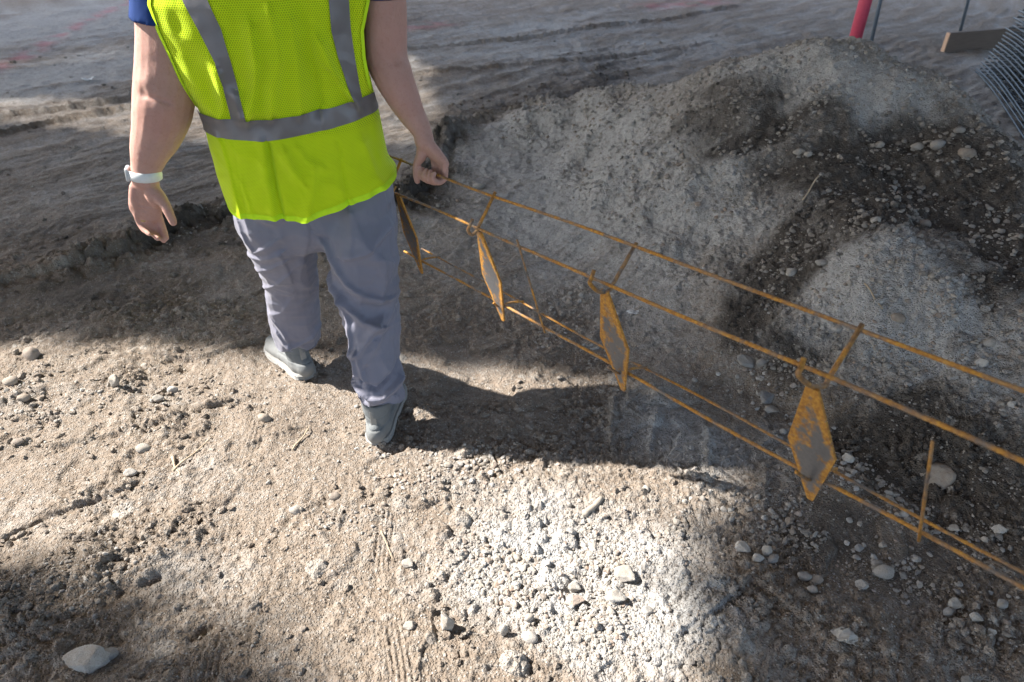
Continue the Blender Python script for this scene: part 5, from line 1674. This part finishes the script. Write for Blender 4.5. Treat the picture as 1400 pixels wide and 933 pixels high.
# ---- trousers
def build_trousers():
    up = (1, 0, 0)
    LLg = [(-.668, 1.855, .80), (-.680, 1.858, .745), (-.690, 1.860, .687), (-.698, 1.885, .630), (-.713, 1.920, .547), (-.729, 1.960, .459), (-.750, 2.000, .352), (-.767, 2.026, .244), (-.778, 2.040, .175), (-.785, 2.046, .130)]
    RLl = [(.135, .125), (.131, .128), (.126, .122), (.116, .116), (.105, .11), (.100, .105), (.099, .104), (.097, .100), (.092, .097), (.085, .094)]
    LR = [(-.460, 1.885, .80), (-.455, 1.882, .768), (-.450, 1.858, .697), (-.449, 1.832, .643), (-.446, 1.822, .587), (-.445, 1.810, .517), (-.441, 1.800, .445), (-.434, 1.772, .384), (-.427, 1.745, .322), (-.422, 1.715, .259), (-.420, 1.692, .215), (-.419, 1.684, .180), (-.419, 1.680, .160)]
    RLr = [(.124, .13), (.122, .13), (.118, .125), (.116, .118), (.111, .113), (.106, .108), (.099, .102), (.093, .096), (.085, .092), (.080, .088), (.079, .086), (.079, .086), (.078, .085)]
    parts = [limb(LLg, RLl, 28, 6, True, False, up), limb(LR, RLr, 28, 6, True, False, up),
             limb([bl(0, 0, .74), bl(0, 0, .80), bl(0, -.005, .88), bl(0, -.01, .96)], [(.205, .120), (.215, .135), (.205, .13), (.19, .12)], 32, 5, up=tuple(BR)),
             limb([bl(-.10, .035, .785), bl(-.10, .03, .83)], [.095, .09], 18, 3), limb([bl(.10, .03, .785), bl(.10, .03, .83)], [.09, .085], 18, 3)]
    me = fuse('trousers', parts, .0042, 6)
    V = get_co(me); N = get_no(me)
    x, z = V[:, 0], V[:, 2]
    lx = np.interp(z, [p[2] for p in LLg][::-1], [p[0] for p in LLg][::-1]); rx = np.interp(z, [p[2] for p in LR][::-1], [p[0] for p in LR][::-1])
    side = np.where(np.abs(x - lx) < np.abs(x - rx), -1, 1)
    f = .006 * noise3(V, 7, 231) + .003 * noise3(V, 18, 234, (1, 1, 1.5)) + .010 * (.22 - np.abs(noise3(V, 5.5, 236, (1.2, 1.2, 1.0))))
    f += .005 * np.clip(1 - 3.0 * np.abs(noise3(V, 6, 251, (1.6, 1.6, .5))), 0, 1) ** 2 + .002 * np.clip(1 - 3.0 * np.abs(noise3(V, 13, 254)), 0, 1) ** 2 - .0025
    # slack cloth: bands of wrinkles at knee and ankle
    kn = np.exp(-((z - np.where(side < 0, .40, .44)) / .12) ** 2) + 1.1 * np.exp(-((z - np.where(side < 0, .12, .17)) / .07) ** 2)
    wr = 1 - np.abs(perlin(x * 7 + z * 9 * side, z * 22 - x * 8 * side + V[:, 1] * 6, 237))
    f += .010 * (wr - .7) * kn
    rear = sst(.25, -.25, N[:, 1])
    for sd, pts, a, wd in TROUSER_FOLDS:
        d, sg = seg_dist2(x, z, pts)
        ok = (side < 0) if sd == 'L' else (side > 0)
        wob = 1 + .3 * perlin(x * 25, z * 25, 239)
        f += np.where(side < 0, 1.0, 2.2) * a * np.where(sg > 0, np.exp(-np.abs(d / (wd * .45 * wob)) ** 1.1), np.exp(-(d / (wd * 1.9 * wob)) ** 2)) * rear * ok
    # seams: centre back and inside legs
    f -= .003 * np.exp(-((x - (-.567 + (z - .75) * -.12)) / .004) ** 2) * (z > .70) * rear
    f -= .007
    for zc, ok in ((.160 + .028, side > 0), (.130 + .030, side < 0)):
        f -= .0022 * np.exp(-((z - zc) / .0022) ** 2) * ok
    ang = np.arctan2(V[:, 1] - np.where(side < 0, np.interp(z, [p[2] for p in LLg][::-1], [p[1] for p in LLg][::-1]), np.interp(z, [p[2] for p in LR][::-1], [p[1] for p in LR][::-1])), x - np.where(side < 0, lx, rx))
    f -= .0022 * np.exp(-((ang + np.where(side > 0, .42, 2.75)) / .028) ** 2)
    V += N * f[:, None]
    # hems open downwards: push the closed bottoms up inside
    for c, r0 in (((-.785, 2.046, .130), .080), ((-.419, 1.680, .160), .072)):
        k = (V[:, 2] < c[2] + .012) & (np.hypot(V[:, 0] - c[0], V[:, 1] - c[1]) < r0 - .004)
        V[k, 2] += .03
        lo = (V[:, 2] < c[2] + .02) & ~k & (np.hypot(V[:, 0] - c[0], V[:, 1] - c[1]) < r0 + .04)
        V[lo, 2] += .010 * np.sin((V[lo, 0] - c[0]) * 55 + 1)
    set_co(me, V)
    m, nt, b = mat('grey_trouser_cloth')
    co = nd(nt, 'ShaderNodeTexCoord').outputs['Object']
    n1 = noise_(nt, co, 9, 4); n2 = noise_(nt, co, 420, 3, .7)
    c = mix_(nt, n1, (.158, .160, .208), (.195, .196, .248))
    nt.links.new(mix_(nt, ramp_(nt, n2, [(.4, 0), (.8, .25)]), c, (.19, .195, .26)), b.inputs['Base Color'])
    b.inputs['Roughness'].default_value = .62; b.inputs['Specular IOR Level'].default_value = .35
    b.inputs['Sheen Weight'].default_value = .12
    bump_(nt, b, math_(nt, 'ADD', math_(nt, 'MULTIPLY', n2, .4), noise_(nt, co, 60, 4, .6)), .22, .003)
    link('trousers', me, m, PERSON)


build_trousers()


# ---- boots
def build_boot(heel, yaw, pitch, lift):
    """local: y towards the toe, heel at the origin"""
    L = .295
    def outline(t):     # half widths of the sole along its length, left/right
        return np.interp(t, [0, .03, .08, .2, .4, .6, .75, .88, .96, 1], [.015, .031, .039, .042, .040, .046, .051, .047, .032, .010])
    up = (1, 0, 0)
    ys = np.linspace(.012, L - .012, 12)
    hgt = np.interp(ys / L, [0, .1, .3, .45, .6, .8, 1], [.070, .074, .076, .070, .058, .048, .038])
    P = [(0, y, .018 + h / 2) for y, h in zip(ys, hgt)]
    R = [(outline(y / L) - .002, h / 2 + .004) for y, h in zip(ys, hgt)]
    upper = [limb(P, R, 26, 4, True, True, up), limb([(0, .052, .05), (0, .054, .09), (0, .056, .125), (0, .060, .150)], [(.039, .046), (.0395, .049), (.042, .053), (.045, .056)], 26, 5, True, False, up),
             limb([(0, .085, .07), (0, .135, .062)], [(.032, .035), (.034, .028)], 20, 4, up=up)]
    me = fuse('boot', upper, .003, 5)
    V = get_co(me); N = get_no(me)
    V[:, 2] = np.maximum(V[:, 2], .012)
    # stitched panel edges and creases
    hz = .078 - .10 * np.maximum(V[:, 1] - .05, 0)
    V += N * (-.0035 * np.exp(-((V[:, 2] - hz) / .0026) ** 2) * (V[:, 1] < .15) + .0018 * (V[:, 2] < hz) * (V[:, 1] < .15)
              - .0035 * np.exp(-((V[:, 2] - .112 - .08 * V[:, 1]) / .0026) ** 2) + .002 * (V[:, 2] > .112 + .08 * V[:, 1]) + .0016 * noise3(V, 22, 241) + .0012 * noise3(V, 60, 245))[:, None]
    # open collar
    k = (V[:, 2] > .146) & (np.hypot(V[:, 0] / .036, (V[:, 1] - .06) / .046) < 1)
    V[k, 2] -= .035
    set_co(me, V)
    root = link('boot', me, BOOT, PERSON)
    # sole with a welt and tread bands
    zs = [0, .004, .008, .0095, .013, .0145, .019, .0205, .026, .030]
    off = [-.004, .001, .002, .0005, .003, .0012, .003, .0012, .0035, .000]
    n = 44; rows = []
    tt = np.concatenate([np.linspace(0, 1, n // 2), np.linspace(1, 0, n // 2)])
    sg = np.concatenate([np.ones(n // 2), -np.ones(n // 2)])
    Vs = []
    for zz, o_ in zip(zs, off):
        for t, s in zip(tt, sg):
            Vs.append((s * (outline(t) + o_), t * L + (o_ if t > .5 else -o_) * (abs(t - .5) > .4), zz + .012 * max(0, (t - .82) / .18) ** 2))
    Fs = []
    for i in range(len(zs) - 1):
        for j in range(n):
            k = (j + 1) % n
            Fs.append((i * n + j, i * n + k, (i + 1) * n + k, (i + 1) * n + j))
    me2 = bpy.data.meshes.new('sole'); me2.from_pydata(Vs, [], Fs + [tuple(range(n))[::-1], tuple(range((len(zs) - 1) * n, len(zs) * n))]); me2.update()
    link('sole', me2, SOLE, root)
    bm = box_arrays((.020, .006, .062), .0025)
    hm = bpy.data.meshes.new('heel_tab'); bm.to_mesh(hm); bm.free()
    ht = link('heel_tab', hm, BOOT, root); ht.location = (0, .0045, .112); ht.rotation_euler = (-.04, 0, 0)
    # padded collar
    a = np.linspace(0, 2 * math.pi, 25)[:-1]
    ring = [(.0395 * math.cos(q), .059 + .0505 * math.sin(q), .150 + .006 * math.sin(q)) for q in a]
    V_, F_ = [], []
    for i, p in enumerate(ring):
        p = np.array(p); o_ = np.array([p[0] / .04, (p[1] - .059) / .05, 0])
        for kk in range(8):
            b_ = kk * math.pi / 4
            V_.append(p + o_ * .006 * math.cos(b_) + np.array([0, 0, .011 * math.sin(b_)]))
    for i in range(24):
        for kk in range(8):
            F_.append((i * 8 + kk, ((i + 1) % 24) * 8 + kk, ((i + 1) % 24) * 8 + (kk + 1) % 8, i * 8 + (kk + 1) % 8))
    me3 = np_mesh('collar', V_, F_)
    link('collar', me3, BOOT, root)
    root.location = (heel[0], heel[1], lift); root.rotation_euler = (pitch, 0, yaw)
    return root


def boot_mat(name, c0, c1, sc=1.0):
    m, nt, b = mat(name)
    co = nd(nt, 'ShaderNodeTexCoord').outputs['Object']
    n1 = noise_(nt, co, 25, 5, .65); n2 = noise_(nt, co, 300, 3)
    c = mix_(nt, n1, c0, c1)
    sx = nd(nt, 'ShaderNodeSeparateXYZ'); nt.links.new(co, sx.inputs[0])
    dustf = math_(nt, 'MULTIPLY', ramp_(nt, math_(nt, 'ADD', sx.outputs[2], math_(nt, 'MULTIPLY', math_(nt, 'SUBTRACT', n1, .5), .12)), [(.0, .75), (.09, 0)]), n1)
    nt.links.new(mix_(nt, dustf, c, (.40, .36, .31)), b.inputs['Base Color'])
    b.inputs['Roughness'].default_value = .8; b.inputs['Specular IOR Level'].default_value = .25
    bump_(nt, b, math_(nt, 'ADD', n2, n1), .25, .0015)
    return m


BOOT = boot_mat('grey_nubuck', (.11, .122, .13), (.18, .192, .198))
SOLE = boot_mat('pale_rubber', (.20, .21, .215), (.29, .30, .30))
_bz = tz([(-.418, 1.66), (-.74, 2.0)])[0]
build_boot((-.436, 1.612), math.radians(-4), 0, float(_bz[0]) - .006)
build_boot((-.740, 1.962), math.radians(42), math.radians(-3), float(_bz[1]) + .002)


# ---- white watch strap and ring on the left hand
def build_watch():
    m = plain('white_silicone', (.78, .80, .80), .45)
    c0 = np.array([-.9665, 1.7262, .880]); ax = np.array([-.13, -.01, -.99]); ax /= np.linalg.norm(ax)
    u = np.array([1, .1, -.13]); u -= ax * (u @ ax); u /= np.linalg.norm(u); v = np.cross(ax, u)
    prof = [(-.0130, .0), (-.0124, .0020), (.0, .0026), (.0124, .0020), (.0130, 0), (.0115, -.002), (-.0115, -.002)]
    n = 48; V, F = [], []
    for i in range(n):
        a = i / n * 2 * math.pi
        e = u * math.cos(a) * .0385 + v * math.sin(a) * .034
        o_ = e / np.linalg.norm(e)
        for (h, t) in prof: V.append(c0 + e + ax * h + o_ * t)
    k = len(prof)
    for i in range(n):
        for j in range(k): F.append((i * k + j, i * k + (j + 1) % k, ((i + 1) % n) * k + (j + 1) % k, ((i + 1) % n) * k + j))
    me = np_mesh('wristwatch', V, F)
    w = link('wristwatch', me, m, PERSON)
    def slab(name, a, size, off, mt):
        e = u * math.cos(a) * .0385 + v * math.sin(a) * .034; o_ = e / np.linalg.norm(e)
        tg = np.cross(ax, o_)
        bm = box_arrays(size, min(size) * .35)
        me = bpy.data.meshes.new(name); bm.to_mesh(me); bm.free()
        me.polygons.foreach_set('use_smooth', [True] * len(me.polygons))
        o = link(name, me, mt, w)
        c = c0 + e + o_ * off
        o.matrix_local = Matrix(((tg[0], ax[0], o_[0], c[0]), (tg[1], ax[1], o_[1], c[1]), (tg[2], ax[2], o_[2], c[2]), (0, 0, 0, 1)))
    slab('case', math.pi * .93, (.034, .034, .009), .002, plain('watch_case', (.70, .72, .74), .3, .3))
    slab('strap_end', -.95, (.020, .019, .0022), .0036, plain('pale_strap_end', (.80, .84, .72), .45))
    # ring
    gm, nt, b = mat('gold_ring'); b.inputs['Base Color'].default_value = (.75, .6, .2, 1); b.inputs['Metallic'].default_value = 1; b.inputs['Roughness'].default_value = .25
    P0, P1 = np.array(HL['ring'][0][1]), np.array(HL['ring'][0][2])
    c = P0 * .62 + P1 * .38; t = (P1 - P0) / np.linalg.norm(P1 - P0)
    a1 = np.cross(t, (0, 1, 0)); a1 /= np.linalg.norm(a1); a2 = np.cross(t, a1)
    pts = [c + (a1 * math.cos(q) + a2 * math.sin(q)) * .0112 for q in np.linspace(0, 2 * math.pi, 25)]
    link('ring', py_mesh('ring', [tube_arrays(pts, .0014, 8)]), gm, PERSON)


build_watch()
